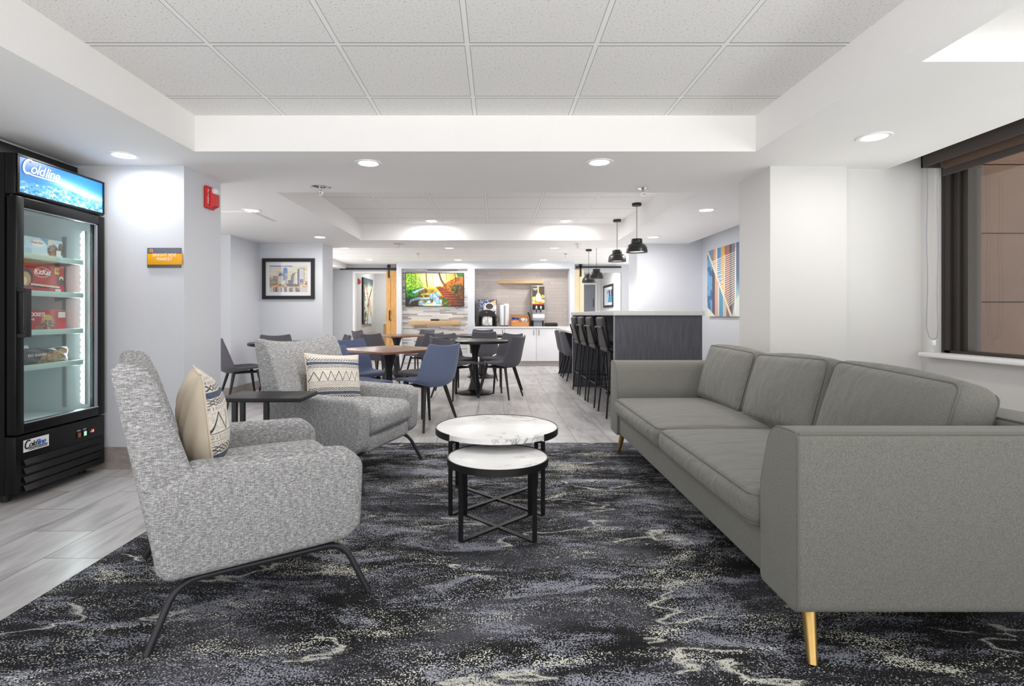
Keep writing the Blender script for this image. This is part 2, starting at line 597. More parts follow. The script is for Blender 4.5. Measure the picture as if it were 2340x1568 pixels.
    def union(self, boxes):
        """outer skin of several touching or overlapping boxes (x0, x1, y0, y1, z0, z1)"""
        ax = [sorted({round(v, 5) for b in boxes for v in b[2 * k:2 * k + 2]}) for k in range(3)]
        ins = {}
        n = [len(a) - 1 for a in ax]
        for i in range(n[0]):
            for j in range(n[1]):
                for k in range(n[2]):
                    c = [(ax[q][w] + ax[q][w + 1]) / 2 for q, w in enumerate((i, j, k))]
                    if any(b[0] < c[0] < b[1] and b[2] < c[1] < b[3] and b[4] < c[2] < b[5] for b in boxes):
                        ins[i, j, k] = 1
        V = {}
        def vert(i, j, k):
            if (i, j, k) not in V:
                V[i, j, k] = self.bm.verts.new((ax[0][i], ax[1][j], ax[2][k]))
            return V[i, j, k]
        fs = {(-1, 0, 0): ((0, 0, 0), (0, 0, 1), (0, 1, 1), (0, 1, 0)), (1, 0, 0): ((1, 0, 0), (1, 1, 0), (1, 1, 1), (1, 0, 1)),
              (0, -1, 0): ((0, 0, 0), (1, 0, 0), (1, 0, 1), (0, 0, 1)), (0, 1, 0): ((0, 1, 0), (0, 1, 1), (1, 1, 1), (1, 1, 0)),
              (0, 0, -1): ((0, 0, 0), (0, 1, 0), (1, 1, 0), (1, 0, 0)), (0, 0, 1): ((0, 0, 1), (1, 0, 1), (1, 1, 1), (0, 1, 1))}
        for (i, j, k) in ins:
            for d, q in fs.items():
                if (i + d[0], j + d[1], k + d[2]) not in ins:
                    self.bm.faces.new([vert(i + a, j + b, k + c) for a, b, c in q])
        return self
    def build(self, name, mat, parent=None, smooth=True, angle=40, loc=None, rot=None, bulkfix=True):
        bmesh.ops.recalc_face_normals(self.bm, faces=self.bm.faces)
        me = bpy.data.meshes.new(name)
        self.bm.to_mesh(me)
        self.bm.free()
        me.materials.append(mat)
        if smooth:
            me.polygons.foreach_set('use_smooth', [True] * len(me.polygons))
            me.set_sharp_from_angle(angle=R(angle))
        o = bpy.data.objects.new(name, me)
        COL.objects.link(o)
        if parent is not None:
            o.parent = parent
        if loc is not None:
            o.location = loc
        if rot is not None:
            o.rotation_euler = rot
        return o

def offset_poly(poly, d):
    if d == 0:
        return list(poly)
    n = len(poly)
    area = sum(poly[i][0] * poly[(i + 1) % n][1] - poly[(i + 1) % n][0] * poly[i][1] for i in range(n))
    sg = 1 if area > 0 else -1
    out = []
    for i in range(n):
        p0, p1, p2 = Vector(poly[i - 1]), Vector(poly[i]), Vector(poly[(i + 1) % n])
        a, b = (p1 - p0), (p2 - p1)
        if a.length < 1e-9 or b.length < 1e-9:
            out.append(tuple(p1)); continue
        a.normalize(); b.normalize()
        na, nb = Vector((-a.y, a.x)) * sg, Vector((-b.y, b.x)) * sg
        m = na + nb
        m = m / max(0.35, m.length_squared / 2)
        out.append(tuple(p1 + m * d))
    return out

def round_poly(pts, rad, k=5):
    n = len(pts)
    out = []
    for i in range(n):
        p0, p1, p2 = Vector(pts[i - 1]), Vector(pts[i]), Vector(pts[(i + 1) % n])
        r = rad[i] if isinstance(rad, (list, tuple)) else rad
        if r <= 0:
            out.append(tuple(p1)); continue
        a, b = (p0 - p1), (p2 - p1)
        la, lb = a.length, b.length
        a.normalize(); b.normalize()
        ang = a.angle(b)
        t = min(r / math.tan(ang / 2), la * 0.49, lb * 0.49)
        s, e = p1 + a * t, p1 + b * t
        for j in range(k + 1):
            u = j / k
            out.append(tuple(s * (1 - u) ** 2 + p1 * 2 * u * (1 - u) + e * u * u))
    return out

def smooth_path(pts, r, k=6):
    """polyline with rounded bends"""
    pts = [Vector(p) for p in pts]
    out = [pts[0]]
    for i in range(1, len(pts) - 1):
        p0, p1, p2 = pts[i - 1], pts[i], pts[i + 1]
        a, b = (p0 - p1), (p2 - p1)
        t = min(r, a.length * 0.49, b.length * 0.49)
        s, e = p1 + a.normalized() * t, p1 + b.normalized() * t
        for j in range(k + 1):
            u = j / k
            out.append(s * (1 - u) ** 2 + p1 * 2 * u * (1 - u) + e * u * u)
    out.append(pts[-1])
    return out

# ------------------------------------------------------------------ scene helpers
def tag(o, label, cat, group=None, kind=None):
    o['label'] = label
    o['category'] = cat
    if group:
        o['group'] = group
    if kind:
        o['kind'] = kind
    return o

def thing(name, label, cat, loc=(0, 0, 0), rz=0.0, group=None):
    o = bpy.data.objects.new(name, None)
    o.empty_display_size = 0.1
    COL.objects.link(o)
    o.location = loc
    o.rotation_euler = (0, 0, rz)
    return tag(o, label, cat, group)

def struct(o):
    o['kind'] = 'structure'
    return o

def dup(root, loc, rz, label, group=None):
    r = root.copy()
    COL.objects.link(r)
    r.location = loc
    r.rotation_euler = (0, 0, rz)
    r['label'] = label
    if group:
        r['group'] = group
    def rec(src, dst):
        for ch in list(src.children):
            c = ch.copy()
            COL.objects.link(c)
            c.parent = dst
            rec(ch, c)
    rec(root, r)
    return r

def swap_mat(root, names, mat):
    for ch in root.children:
        if ch.type == 'MESH' and ch.name.split('.')[0] in names:
            ch.data = ch.data.copy()
            ch.data.materials[0] = mat

def text(name, body, size, mat, parent, loc, rot, extrude=0.001, shear=0.0, align='LEFT', bold=0.0, space=1.0, sx=1.0, line=1.0):
    cu = bpy.data.curves.new(name, 'FONT')
    cu.body = body
    cu.size = size
    cu.extrude = extrude
    cu.shear = shear
    cu.offset = bold
    cu.space_character = space
    cu.space_line = line
    cu.align_x = align
    cu.align_y = 'CENTER'
    cu.materials.append(mat)
    tmp = bpy.data.objects.new(name, cu)
    COL.objects.link(tmp)
    me = bpy.data.meshes.new_from_object(tmp.evaluated_get(bpy.context.evaluated_depsgraph_get()))
    bpy.data.objects.remove(tmp)
    bpy.data.curves.remove(cu)
    me.name = name
    if not me.materials:
        me.materials.append(mat)
    o = bpy.data.objects.new(name, me)
    COL.objects.link(o)
    o.parent = parent
    o.location = loc
    o.rotation_euler = rot
    o.scale = (sx, 1, 1)
    return o

FX = (R(90), 0, R(90))      # lettering on a face that looks to +x
FY = (R(90), 0, 0)          # lettering on a face that looks to -y

def painted(name, w, h, img, mat, parent=None, loc=(0, 0, 0), rz=0.0, rx=0.0, shape=None):
    """flat printed sheet facing local -y; img rows run from the top, sRGB 0..1"""
    ny, nx = img.shape[:2]
    xs = np.linspace(-w / 2, w / 2, nx + 1)
    zs = np.linspace(h / 2, -h / 2, ny + 1)
    X, Z = np.meshgrid(xs, zs)
    Y = np.zeros_like(X)
    if shape is not None:
        X, Y, Z = shape(X, Z)
    v = np.stack([X, Y, Z], -1).reshape(-1, 3)
    i = np.arange(ny)[:, None] * (nx + 1) + np.arange(nx)[None, :]
    q = np.stack([i, i + nx + 1, i + nx + 2, i + 1], -1).reshape(-1, 4)
    me = bpy.data.meshes.new(name)
    me.vertices.add(len(v)); me.vertices.foreach_set('co', v.astype(np.float32).ravel())
    me.loops.add(q.size); me.loops.foreach_set('vertex_index', q.ravel().astype(np.int32))
    me.polygons.add(len(q))
    me.polygons.foreach_set('loop_start', (np.arange(len(q)) * 4).astype(np.int32))
    me.update(calc_edges=True)
    lin = np.clip(img.reshape(-1, 3), 0, 1)
    lin = np.where(lin <= 0.04045, lin / 12.92, ((lin + 0.055) / 1.055) ** 2.4)
    colr = np.concatenate([lin, np.ones((len(lin), 1))], 1)
    at = me.attributes.new('paint', 'FLOAT_COLOR', 'FACE')
    at.data.foreach_set('color', colr.astype(np.float32).ravel())
    me.materials.append(mat)
    if shape is not None:
        me.polygons.foreach_set('use_smooth', [True] * len(q))
    me.validate()
    o = bpy.data.objects.new(name, me)
    COL.objects.link(o)
    if parent is not None:
        o.parent = parent
    o.location = loc
    o.rotation_euler = (rx, 0, rz)
    return o

# ------------------------------------------------------------------ raster painters (numpy)
rng = np.random.default_rng(5)
def canvas(nx, ny, c):
    a = np.zeros((ny, nx, 3)); a[:] = np.array(c) / 255.0
    v, u = np.meshgrid((np.arange(ny) + .5) / ny, (np.arange(nx) + .5) / nx, indexing='ij')
    return a, u, v
def blend(a, m, c):
    m = np.clip(m, 0, 1)[..., None]
    a[:] = a * (1 - m) + np.array(c) / 255.0 * m
def vnoise(u, v, sx, sy, seed=0, octv=4):
    r = np.random.default_rng(seed)
    out = np.zeros_like(u); amp = 1; tot = 0
    for o in range(octv):
        gx, gy = int(sx * 2 ** o) + 2, int(sy * 2 ** o) + 2
        g = r.random((gy + 1, gx + 1))
        x = u * (gx - 1); y = v * (gy - 1)
        xi = np.clip(x.astype(int), 0, gx - 1); yi = np.clip(y.astype(int), 0, gy - 1)
        fx = x - xi; fy = y - yi
        fx = fx * fx * (3 - 2 * fx); fy = fy * fy * (3 - 2 * fy)
        out += amp * ((g[yi, xi] * (1 - fx) + g[yi, xi + 1] * fx) * (1 - fy) + (g[yi + 1, xi] * (1 - fx) + g[yi + 1, xi + 1] * fx) * fy)
        tot += amp; amp *= 0.55
    return out / tot
def poly(u, v, pts):
    m = np.zeros(u.shape, bool)
    n = len(pts)
    for i in range(n):
        x0, y0 = pts[i]; x1, y1 = pts[(i + 1) % n]
        if y0 == y1:
            continue
        c = ((y0 > v) != (y1 > v)) & (u < (x1 - x0) * (v - y0) / (y1 - y0) + x0)
        m ^= c
    return m.astype(float)
def seg(u, v, p, q, w, asp=1.0):
    px, py = p; qx, qy = q
    dx, dy = (qx - px) * asp, qy - py
    L = dx * dx + dy * dy + 1e-12
    t = np.clip((((u - px) * asp) * dx + (v - py) * dy) / L, 0, 1)
    d = np.hypot((u - px) * asp - t * dx, (v - py) - t * dy)
    return np.clip((w - d) / (w * 0.35) + 0.5, 0, 1)
def ell(u, v, cx, cy, rx, ry, soft=0.15):
    d = np.hypot((u - cx) / rx, (v - cy) / ry)
    return np.clip((1 - d) / soft, 0, 1)
def sst(x, a, b):
    t = np.clip((x - a) / (b - a), 0, 1)
    return t * t * (3 - 2 * t)

# ================================================================== THE SETTING
SOF = 2.133      # soffit underside
TC1 = 2.364      # tile ceiling in the two big coffers
TC2 = 2.242      # tile ceiling at the back, and in the coffer by the window

fl = MB().b2(-4.5, 4.2, -0.6, 17.6, -0.1, 0).build('floor', M['floor'], smooth=False)
struct(fl)

def soffit(name, xs, ys, filled, z0, z1, mat):
    bm = bmesh.new()
    def quad(*p):
        bm.faces.new([bm.verts.new(q) for q in p])
    nx, ny = len(xs) - 1, len(ys) - 1
    F = [[filled((xs[i] + xs[i + 1]) / 2, (ys[j] + ys[j + 1]) / 2) for j in range(ny)] for i in range(nx)]
    g = lambda i, j: 0 <= i < nx and 0 <= j < ny and F[i][j]
    for i in range(nx):
        for j in range(ny):
            if not F[i][j]:
                continue
            a, b, c, d = xs[i], xs[i + 1], ys[j], ys[j + 1]
            quad((a, c, z0), (a, d, z0), (b, d, z0), (b, c, z0))
            quad((a, c, z1), (b, c, z1), (b, d, z1), (a, d, z1))
            if not g(i - 1, j): quad((a, c, z0), (a, c, z1), (a, d, z1), (a, d, z0))
            if not g(i + 1, j): quad((b, c, z0), (b, d, z0), (b, d, z1), (b, c, z1))
            if not g(i, j - 1): quad((a, c, z0), (b, c, z0), (b, c, z1), (a, c, z1))
            if not g(i, j + 1): quad((a, d, z0), (a, d, z1), (b, d, z1), (b, d, z0))
    bmesh.ops.remove_doubles(bm, verts=bm.verts, dist=1e-5)
    bmesh.ops.recalc_face_normals(bm, faces=bm.faces)
    me = bpy.data.meshes.new(name); bm.to_mesh(me); bm.free()
    me.materials.append(mat)
    o = bpy.data.objects.new(name, me); COL.objects.link(o)
    return struct(o)

def filled(x, y):
    if -1.938 < x < 1.663 and y < 3.43: return False
    if -1.89 < x < 1.70 and 4.575 < y < 7.475: return False
    if 1.763 < x < 2.81 and y < 2.217: return False
    if x > 2.81: return False
    if x < -2.96 and y < 3.77: return False
    return True
soffit('ceiling_soffit', [-4.5, -2.96, -1.938, -1.89, 1.663, 1.70, 1.763, 2.81, 3.3],
       [-0.35, 2.217, 3.43, 3.77, 4.575, 7.475, 8.35], filled, SOF, 2.40, M['soffit'])

def ceil_plane(name, x0, x1, y0, y1, z, ox, oy, mat):
    bm = bmesh.new()
    vs = [bm.verts.new((a - ox, b - oy, c)) for c in (0, 0.06) for a, b in ((x0, y0), (x1, y0), (x1, y1), (x0, y1))]
    for f in ((0, 3, 2, 1), (4, 5, 6, 7), (0, 1, 5, 4), (1, 2, 6, 5), (2, 3, 7, 6), (3, 0, 4, 7)):
        bm.faces.new([vs[i] for i in f])
    bmesh.ops.recalc_face_normals(bm, faces=bm.faces)
    me = bpy.data.meshes.new(name); bm.to_mesh(me); bm.free()
    me.materials.append(mat)
    o = bpy.data.objects.new(name, me); COL.objects.link(o)
    o.location = (ox, oy, z)
    return struct(o)
ceil_plane('ceiling_front', -1.94, 1.665, -0.35, 3.44, TC1, -0.14, 2.53, M['ceiltile'])
ceil_plane('ceiling_middle', -1.90, 1.71, 4.57, 7.48, TC1, -0.12, 5.81, M['ceiltile'])
ceil_plane('ceiling_rear', -4.0, 4.4, 8.345, 12.25, TC2, 0.096, 9.40, M['ceiltile'])
ceil_plane('ceiling_window_bay', 1.76, 2.815, -0.35, 2.22, TC2, 0, 0, M['soffit'])
ceil_plane('ceiling_cove_right', 2.80, 3.3, -0.35, 8.4, 2.40, 0, 0, M['soffit'])
ceil_plane('ceiling_cove_left', -3.7, -2.95, -0.35, 3.8, 2.46, 0, 0, M['wall_grey'])
ceil_plane('ceiling_left_room', -4.4, -1.5, 12.2, 14.5, 2.40, 0, 0, M['soffit'])
ceil_plane('ceiling_right_room', 1.3, 4.0, 12.2, 17.3, 2.40, 0, 0, M['soffit'])

def wall(name, boxes, mat):
    return struct(MB().union(boxes).build(name, mat, smooth=False))

wall('wall_left_front', [(-3.62, -3.5, -0.35, 3.76, 0, 2.46)], M['wall_grey'])
wall('wall_left_partition', [(-3.62, -2.2, 3.76, 4.26, 0, 2.16)], M['wall'])
wall('wall_left_nook', [(-4.5, -4.4, 5.7, 7.0, 0, 2.16)], M['wall_grey'])
wall('wall_left_middle', [(-4.5, -3.487, 7.0, 8.33, 0, 2.16), (-3.49, -2.556, 7.84, 8.33, 0, 2.16)], M['wall'])
wall('wall_left_rear', [(-3.85, -3.72, 11.6, 12.2, 0, 2.30)], M['wall_grey'])
wall('wall_right_partition', [(1.93, 2.47, 3.77, 4.25, 0, 2.16), (2.465, 3.15, 3.84, 4.25, 0, 2.42)], M['wall_white'])
wall('wall_right_window', [(3.05, 3.25, -0.35, 3.84, 0, 0.795), (3.05, 3.25, 3.725, 3.84, 0.79, 2.42),
                           (3.05, 3.25, -0.35, 3.84, 2.3, 2.42), (3.05, 3.25, -0.35, -0.2, 0.79, 2.42)], M['wall_white'])
wall('wall_right_middle', [(3.02, 3.2, 4.25, 7.84, 0, 2.42)], M['wall'])
wall('wall_right_rear', [(2.06, 3.2, 7.84, 8.33, 0, 2.42), (3.6, 3.72, 11.9, 12.2, 0, 2.30)], M['wall'])
# rear wall with two openings
YB = 12.2
wall('wall_back', [(-3.85, -3.27, YB, YB + .1, 0, 2.3), (-3.28, -2.36, YB, YB + .1, 2.045, 2.3), (-2.37, 1.90, YB, YB + .1, 0, 2.3),
                   (1.89, 2.86, YB, YB + .1, 2.06, 2.3), (2.85, 3.72, YB, YB + .1, 0, 2.3)], M['wall_grey'])
wall('trim_1', [(-3.285, -3.235, YB - .015, YB + .11, 0, 2.085), (-3.285, -2.36, YB - .015, YB + .11, 2.04, 2.085)], M['whitetrim'])
# feature block with two niches
YF = 11.5
wall('wall_feature', [(-2.157, 1.677, YF, YB, 2.086, 2.26), (-2.157, -2.05, YF, YB, 0, 2.1), (-0.625, -0.475, YF, YB, 0, 2.1),
                      (1.573, 1.677, YF, YB, 0, 2.1), (-2.1, 1.6, YB - .08, YB, 0, 2.1)], M['wall'])
wall('wall_feature_mosaic', [(-2.05, -0.625, YF + .12, YF + .2, 0, 2.09)], M['mosaic'])
wall('wall_feature_subway', [(-0.475, 1.573, 11.93, 12.0, 0.5, 2.09)], M['subway'])
# small bulkhead at the left of the rear wall
wall('trim_2', [(-3.72, -3.42, 10.6, 12.2, 2.14, 2.25)], M['soffit'])
# rooms glimpsed through the two openings
wall('wall_left_room', [(-3.37, -3.25, YB + .1, 14.4, 0, 2.42), (-3.3, -1.5, 14.3, 14.4, 0, 2.42), (-1.62, -1.5, YB + .1, 14.4, 0, 2.42)], M['wall_white'])
wall('wall_right_room', [(3.3, 3.42, YB + .1, 17.2, 0, 2.42), (1.3, 3.4, 17.0, 17.1, 0, 2.42), (1.3, 1.42, YB + .1, 17.1, 0, 2.42)], M['wall_white'])
# baseboards
wall('baseboard_left', [(-3.5, -2.19, 3.745, 3.765, 0, 0.155), (-2.205, -2.185, 3.745, 4.27, 0, 0.155)], M['basetile'])
wall('baseboard_nook', [(-4.4, -3.47, 6.985, 7.005, 0, 0.13), (-3.49, -3.472, 6.985, 7.84, 0, 0.13), (-3.49, -2.54, 7.825, 7.845, 0, 0.13),
                        (-2.56, -2.54, 7.825, 8.34, 0, 0.13)], M['basetile'])
wall('baseboard_right', [(3.035, 3.055, -0.35, 3.84, 0, 0.155), (1.915, 2.485, 3.755, 3.775, 0, 0.155), (2.465, 3.05, 3.825, 3.845, 0, 0.155),
                         (1.915, 1.935, 3.755, 4.26, 0, 0.155), (2.06, 3.02, 7.825, 7.845, 0, 0.13)], M['basetile'])
# window
wf = MB()
wf.b2(3.10, 3.20, 3.655, 3.725, 0.82, 2.3).b2(3.12, 3.22, 3.60, 3.66, 0.82, 2.3).b2(3.135, 3.225, 3.555, 3.605, 0.82, 2.3)
wf.b2(3.10, 3.2, -0.35, 3.7, 0.815, 0.84).b2(3.10, 3.2, -0.35, 3.7, 2.24, 2.3).b2(3.1, 3.2, -0.35, -0.25, 0.82, 2.3)
wf.b2(3.118, 3.124, 3.63, 3.64, 0.84, 2.24).b2(3.098, 3.104, 3.70, 3.71, 0.84, 2.24)
win = struct(wf.build('window_1', M['bronze'], smooth=False))
MB().b2(3.165, 3.175, -0.3, 3.56, 0.83, 2.25).build('pane', M['glass'], win, smooth=False)
sill = MB().b2(2.975, 3.2, -0.35, 3.775, 0.792, 0.822, 0.006).build('trim_3', M['whitetrim'])
struct(sill)
# facade outside the window: rust panels with open joints
fc = MB()
for k in range(6):
    z = 0.15 + k * 0.515
    fc.b2(3.26, 8.6, 4.0, 4.06, z + 0.004, z + 0.511)
fo = struct(fc.build('wall_outside_facade', M['facade'], smooth=False))
MB().b2(3.26, 8.6, 4.045, 4.12, 0, 3.4).build('joint_backing', M['facadegap'], fo, smooth=False)

# grey door in the right room
d = MB().b2(2.74, 3.13, 16.955, 17.0, 0, 2.06).build('door_1', M['doorgrey'], smooth=False)
struct(d)
MB().b2(3.055, 3.075, 16.94, 16.957, 1.35, 1.62).build('door_vision_panel', M['blackmatte'], d, smooth=False)
MB().union([(2.70, 2.74, 16.94, 16.995, 0, 2.1), (3.13, 3.17, 16.94, 16.995, 0, 2.1), (2.70, 3.17, 16.94, 16.995, 2.06, 2.1)]).build('door_frame', M['whitetrim'], d, smooth=False)

# ------------------------------------------------------------------ recessed downlights
def downlight(loc, label, lamp=True, r=0.078, w=None, cat='ceiling light'):
    t = thing('recessed_light', label, cat, loc, 0, 'recessed ceiling lights')
    MB().lathe([(r * 0.86, 0.004), (r * 0.86, -0.002), (r * 1.02, -0.006), (r * 1.18, -0.004), (r * 1.2, 0.002)], 36, caps=False).build('trim_ring', M['whitetrim'], t)
    MB().lathe([(r * 0.88, 0.0), (r * 0.8, -0.003), (r * 0.4, -0.0035), (0.001, -0.0035)], 36, caps=False).build('lens', M['light_em'], t)
    if lamp:
        ld = bpy.data.lights.new('lamp', 'AREA')
        ld.shape = 'DISK'
        ld.size = 0.14
        ld.energy = DOWN_W if w is None else w
        ld.color = (1.0, 0.965, 0.93)
        ld.spread = R(178)
        lo = bpy.data.objects.new('lamp', ld)
        COL.objects.link(lo)
        lo.parent = t
        lo.location = (0, 0, -0.02)
    return t
DL = [
    (-2.45, 3.513, SOF, 'recessed light in the soffit just above and right of the drinks freezer'),
    (-0.887, 3.695, SOF, 'left one of two recessed lights in the soffit band between the coffers'),
    (0.707, 3.673, SOF, 'right one of two recessed lights in the soffit band between the coffers'),
    (2.227, 3.151, SOF, 'recessed light in the soffit nearest the window blind'),
    (-2.457, 5.357, SOF, 'recessed light in the left soffit beside the square access panel'),
    (-2.376, 7.18, SOF, 'recessed light in the left soffit in front of the framed skyline print'),
    (2.093, 5.335, SOF, 'recessed light in the right soffit above the bar, nearer one'),
    (2.106, 7.18, SOF, 'recessed light in the right soffit behind the nearest pendant lamp'),
    (-0.886, 7.26, TC1, 'left recessed light in the far edge of the second tiled coffer'),
    (0.939, 7.26, TC1, 'right recessed light in the far edge of the second tiled coffer'),
    (-2.62, 9.2, TC2, 'recessed light in the rear tile ceiling, left end of the nearer row'),
    (-2.63, 11.07, TC2, 'recessed light in the rear tile ceiling above the left oak sliding door'),
    (-0.82, 9.2, TC2, 'recessed light in the rear tile ceiling, middle of the nearer row'),
    (-0.81, 11.15, TC2, 'recessed light in the rear tile ceiling close above the television wall'),
    (1.0, 9.2, TC2, 'recessed light in the rear tile ceiling, right end of the nearer row'),
    (0.977, 11.15, TC2, 'recessed light in the rear tile ceiling close above the beverage counter'),
]
for x, y, z, lb in DL:
    downlight((x, y, z - 0.001), lb, w=(3.4 if 'freezer' in lb else 4.0 if 'blind' in lb else None))
# unseen bare lamps for the two side rooms and the right rear corner
for x, y, e, nm in ((-2.5, 13.4, 18, 'l'), (2.4, 14.6, 60, 'r'), (2.7, 10.6, 16, 'm')):
    ld = bpy.data.lights.new('room_lamp', 'AREA'); ld.shape = 'DISK'; ld.size = 0.5; ld.energy = e
    lo = bpy.data.objects.new('room_lamp', ld); COL.objects.link(lo); lo.location = (x, y, (2.38 if nm != 'm' else 2.22))

# sprinklers
def sprinkler(loc, label, r=0.08):
    t = thing('fire_sprinkler', label, 'sprinkler', loc, 0, 'ceiling sprinklers')
    MB().lathe([(r, 0.001), (r, -0.003), (r * .45, -0.012), (0.012, -0.014), (0.012, -0.02)], 28, caps=False).build('escutcheon', M['chrome'], t)
    h = MB().cyl((0, 0, -0.026), 0.012, 0.02, 12)
    h.tube([(0.012, 0, -0.03), (0.018, 0, -0.042), (0.004, 0, -0.058)], 0.003, 6).tube([(-0.012, 0, -0.03), (-0.018, 0, -0.042), (-0.004, 0, -0.058)], 0.003, 6)
    h.build('frame_arms', M['chrome'], t)
    MB().cyl((0, 0, -0.062), 0.02, 0.003, 14).build('deflector', M['chrome'], t)
sprinkler((-1.445, 4.388, SOF), 'chrome sprinkler on the soffit at the near left of the second coffer')
sprinkler((1.209, 4.42, SOF), 'chrome sprinkler on the soffit at the near right of the second coffer', 0.045)
sprinkler((-1.437, 7.85, SOF), 'chrome sprinkler on the far soffit, left of the television')
sprinkler((1.19, 7.85, SOF), 'chrome sprinkler on the far soffit, left of the pendant lamps', 0.045)
sprinkler((-1.48, 10.04, TC2), 'small sprinkler on the rear tile ceiling, above the television', 0.04)
sprinkler((1.3, 10.04, TC2), 'small sprinkler on the rear tile ceiling, above the beverage niche', 0.04)

# square access panel in the left soffit
ap = MB().b2(-0.29, 0.29, -0.29, 0.29, -0.006, 0).build('access_panel', M['whitetrim'], smooth=False, loc=(-2.75, 5.68, SOF))
tag(ap, 'square white access panel in the left soffit behind the wall corner', 'ceiling panel')
MB().b2(-0.27, 0.27, -0.27, 0.27, -0.01, -0.006, 0.002).build('panel_door', M['soffit'], ap, smooth=False)

# ------------------------------------------------------------------ roller blind
bl = thing('roller_blind', 'brown roller blind raised at the top of the right window', 'blind', (2.98, 1.2, 2.1))
MB().b2(-0.08, -0.068, -1.5, 2.45, -0.013, 0.2).b2(-0.08, 0.06, 2.44, 2.452, -0.013, 0.2).build('fascia', M['blind'], bl, smooth=False)
fb = NT('blind_mesh_fabric')
_f = fb.noise(fb.coord((60, 60, 6)), 8, 2)
fb.base(fb.ramp(_f, [(0.3, S(98, 80, 68)), (0.7, S(122, 102, 88))]))
MB().b2(0.052, 0.056, -1.5, 2.43, -0.03, 0.18).build('fabric', fb.fin(0.8), bl, smooth=False)
MB().b2(0.046, 0.062, -1.5, 2.43, -0.075, -0.03, 0.004).build('bottom_bar', M['blind'], bl, smooth=False)
cp = [(0, 2.475, 0.0)] + [(0, 2.475, -i * 0.1) for i in range(1, 12)] + [(0, 2.455, -1.17), (0, 2.425, -1.185), (0, 2.395, -1.17)] + [(0, 2.385, -1.1 + i * 0.1) for i in range(0, 11)]
ch = MB().tube([(-0.02 + 0.004 * math.sin(i), b, c) for i, (a, b, c) in enumerate(cp)], 0.0032, 6).build('bead_chain', M['greyplastic'], bl)
MB().b2(-0.035, -0.01, 2.41, 2.44, -1.225, -1.185, 0.004).build('chain_weight', M['clear'], bl)

# ================================================================== RUG
rg = MB().b2(-1.74, 2.4, -0.5, 4.485, 0, 0.012, 0.004, 1).build('area_rug', M['rug'], smooth=False)
tag(rg, 'large black and grey abstract patterned rug under the seating', 'rug')
RZ = 0.012

# ================================================================== SOFA
sf = thing('sofa', 'long olive grey three-cushion sofa with brass legs below the window', 'sofa', (0.9, 2.95, RZ))
Y0, Y1 = -1.33, 1.33           # ends along y; local x runs to the back
AW = 0.235
def sofa_arm(ya, sg):
    # cross-section across the sofa: straight outside, rolled-over inside top; then run front to back
    q = [(0, 0.158), (0.0, 0.712), (0.165, 0.712), (AW, 0.50), (AW, 0.158)]
    prof = round_poly([(ya + sg * y, z) for y, z in q], [0.03, 0.03, 0.10, 0.22, 0.03], 8)
    o = MB().pad(prof, 0.012, 0.842, 0.012, 'x', 3).build('armrest', M['sofa'], sf, angle=60)
    MB().tube([(0.017, y, z) for y, z in offset_poly(prof, 0.0035)], 0.0042, 8, True).build('piping', M['sofapipe'], o)
    MB().tube([(0.02, ya + sg * 0.007, 0.7065), (0.85, ya + sg * 0.007, 0.7065)], 0.0042, 8).build('piping', M['sofapipe'], o)
    return o
sofa_arm(Y0, 1)
sofa_arm(Y1, -1)
# frame rail under the seat cushions
MB().b2(0.03, 1.03, Y0 + AW - .005, Y1 - AW + .005, 0.165, 0.325, 0.015).build('seat_rail', M['sofa'], sf, angle=60)
# back
prof = round_poly([(0.80, 0.17), (0.845, 0.712), (1.07, 0.712), (1.07, 0.17)], [0.02, 0.03, 0.03, 0.02], 5)
bk = MB().pad(prof, Y0, Y1, 0.012, 'y', 3).build('backrest', M['sofa'], sf, angle=60)
MB().tube([(0.855, Y0 + 0.05, 0.709), (0.855, Y1 - 0.05, 0.709)], 0.0042, 8).build('piping', M['sofapipe'], bk)
def loop_rect(ax0, ax1, bx0, bx1, r, k=6):
    return round_poly([(ax0, bx0), (ax1, bx0), (ax1, bx1), (ax0, bx1)], r, k)
# seat cushions
YM = 0.0
for a, b in ((Y0 + AW + .004, YM - .004), (YM + .004, Y1 - AW - .004)):
    w = b - a
    o = MB().rbox((0.40, (a + b) / 2, 0.385), (0.83, w, 0.125), 0.045, 12, (0.02, 0.004, 0.028)).build('seat_cushion', M['sofa_soft'], sf, angle=80)
    for z in (0.436, 0.334):
        lp = loop_rect(-0.004, 0.79, a + 0.013, b - 0.013, 0.05)
        MB().tube([(x, y, z + (0.006 * math.sin((y - a) / w * math.pi)) * (1 if z > .4 else -1)) for x, y in lp], 0.0042, 8, True).build('piping', M['sofapipe'], o)
# back cushions, leaning
n3 = (Y1 - Y0 - 2 * AW) / 3
for k in range(3):
    yc = Y0 + AW + n3 * (k + 0.5)
    mt = Matrix.Translation((0.735, yc + 0.01 * (k - 1), 0.635)) @ Matrix.Rotation(R([17, 16, 15][k]), 4, 'Y') @ Matrix.Rotation(R([2, -2, 1][k]), 4, 'X')
    o = MB().rbox((0, 0, 0), (0.17, n3 - 0.015, 0.41), 0.05, 12, (0.05, 0.015, 0.02), mt).build('back_cushion', M['sofa_soft'], sf, angle=80)
    for xs in (-0.072, 0.072):
        lp = loop_rect(-(n3 - .046) / 2, (n3 - .046) / 2, -0.1895, 0.1895, 0.035)
        MB().tube([mt @ Vector((xs, y * (1 + 0.012 * (1 - (z / .2) ** 2)), z * (1 + 0.04 * (1 - (y / n3 * 2) ** 2)))) for y, z in lp], 0.0042, 8, True).build('piping', M['sofapipe'], o)
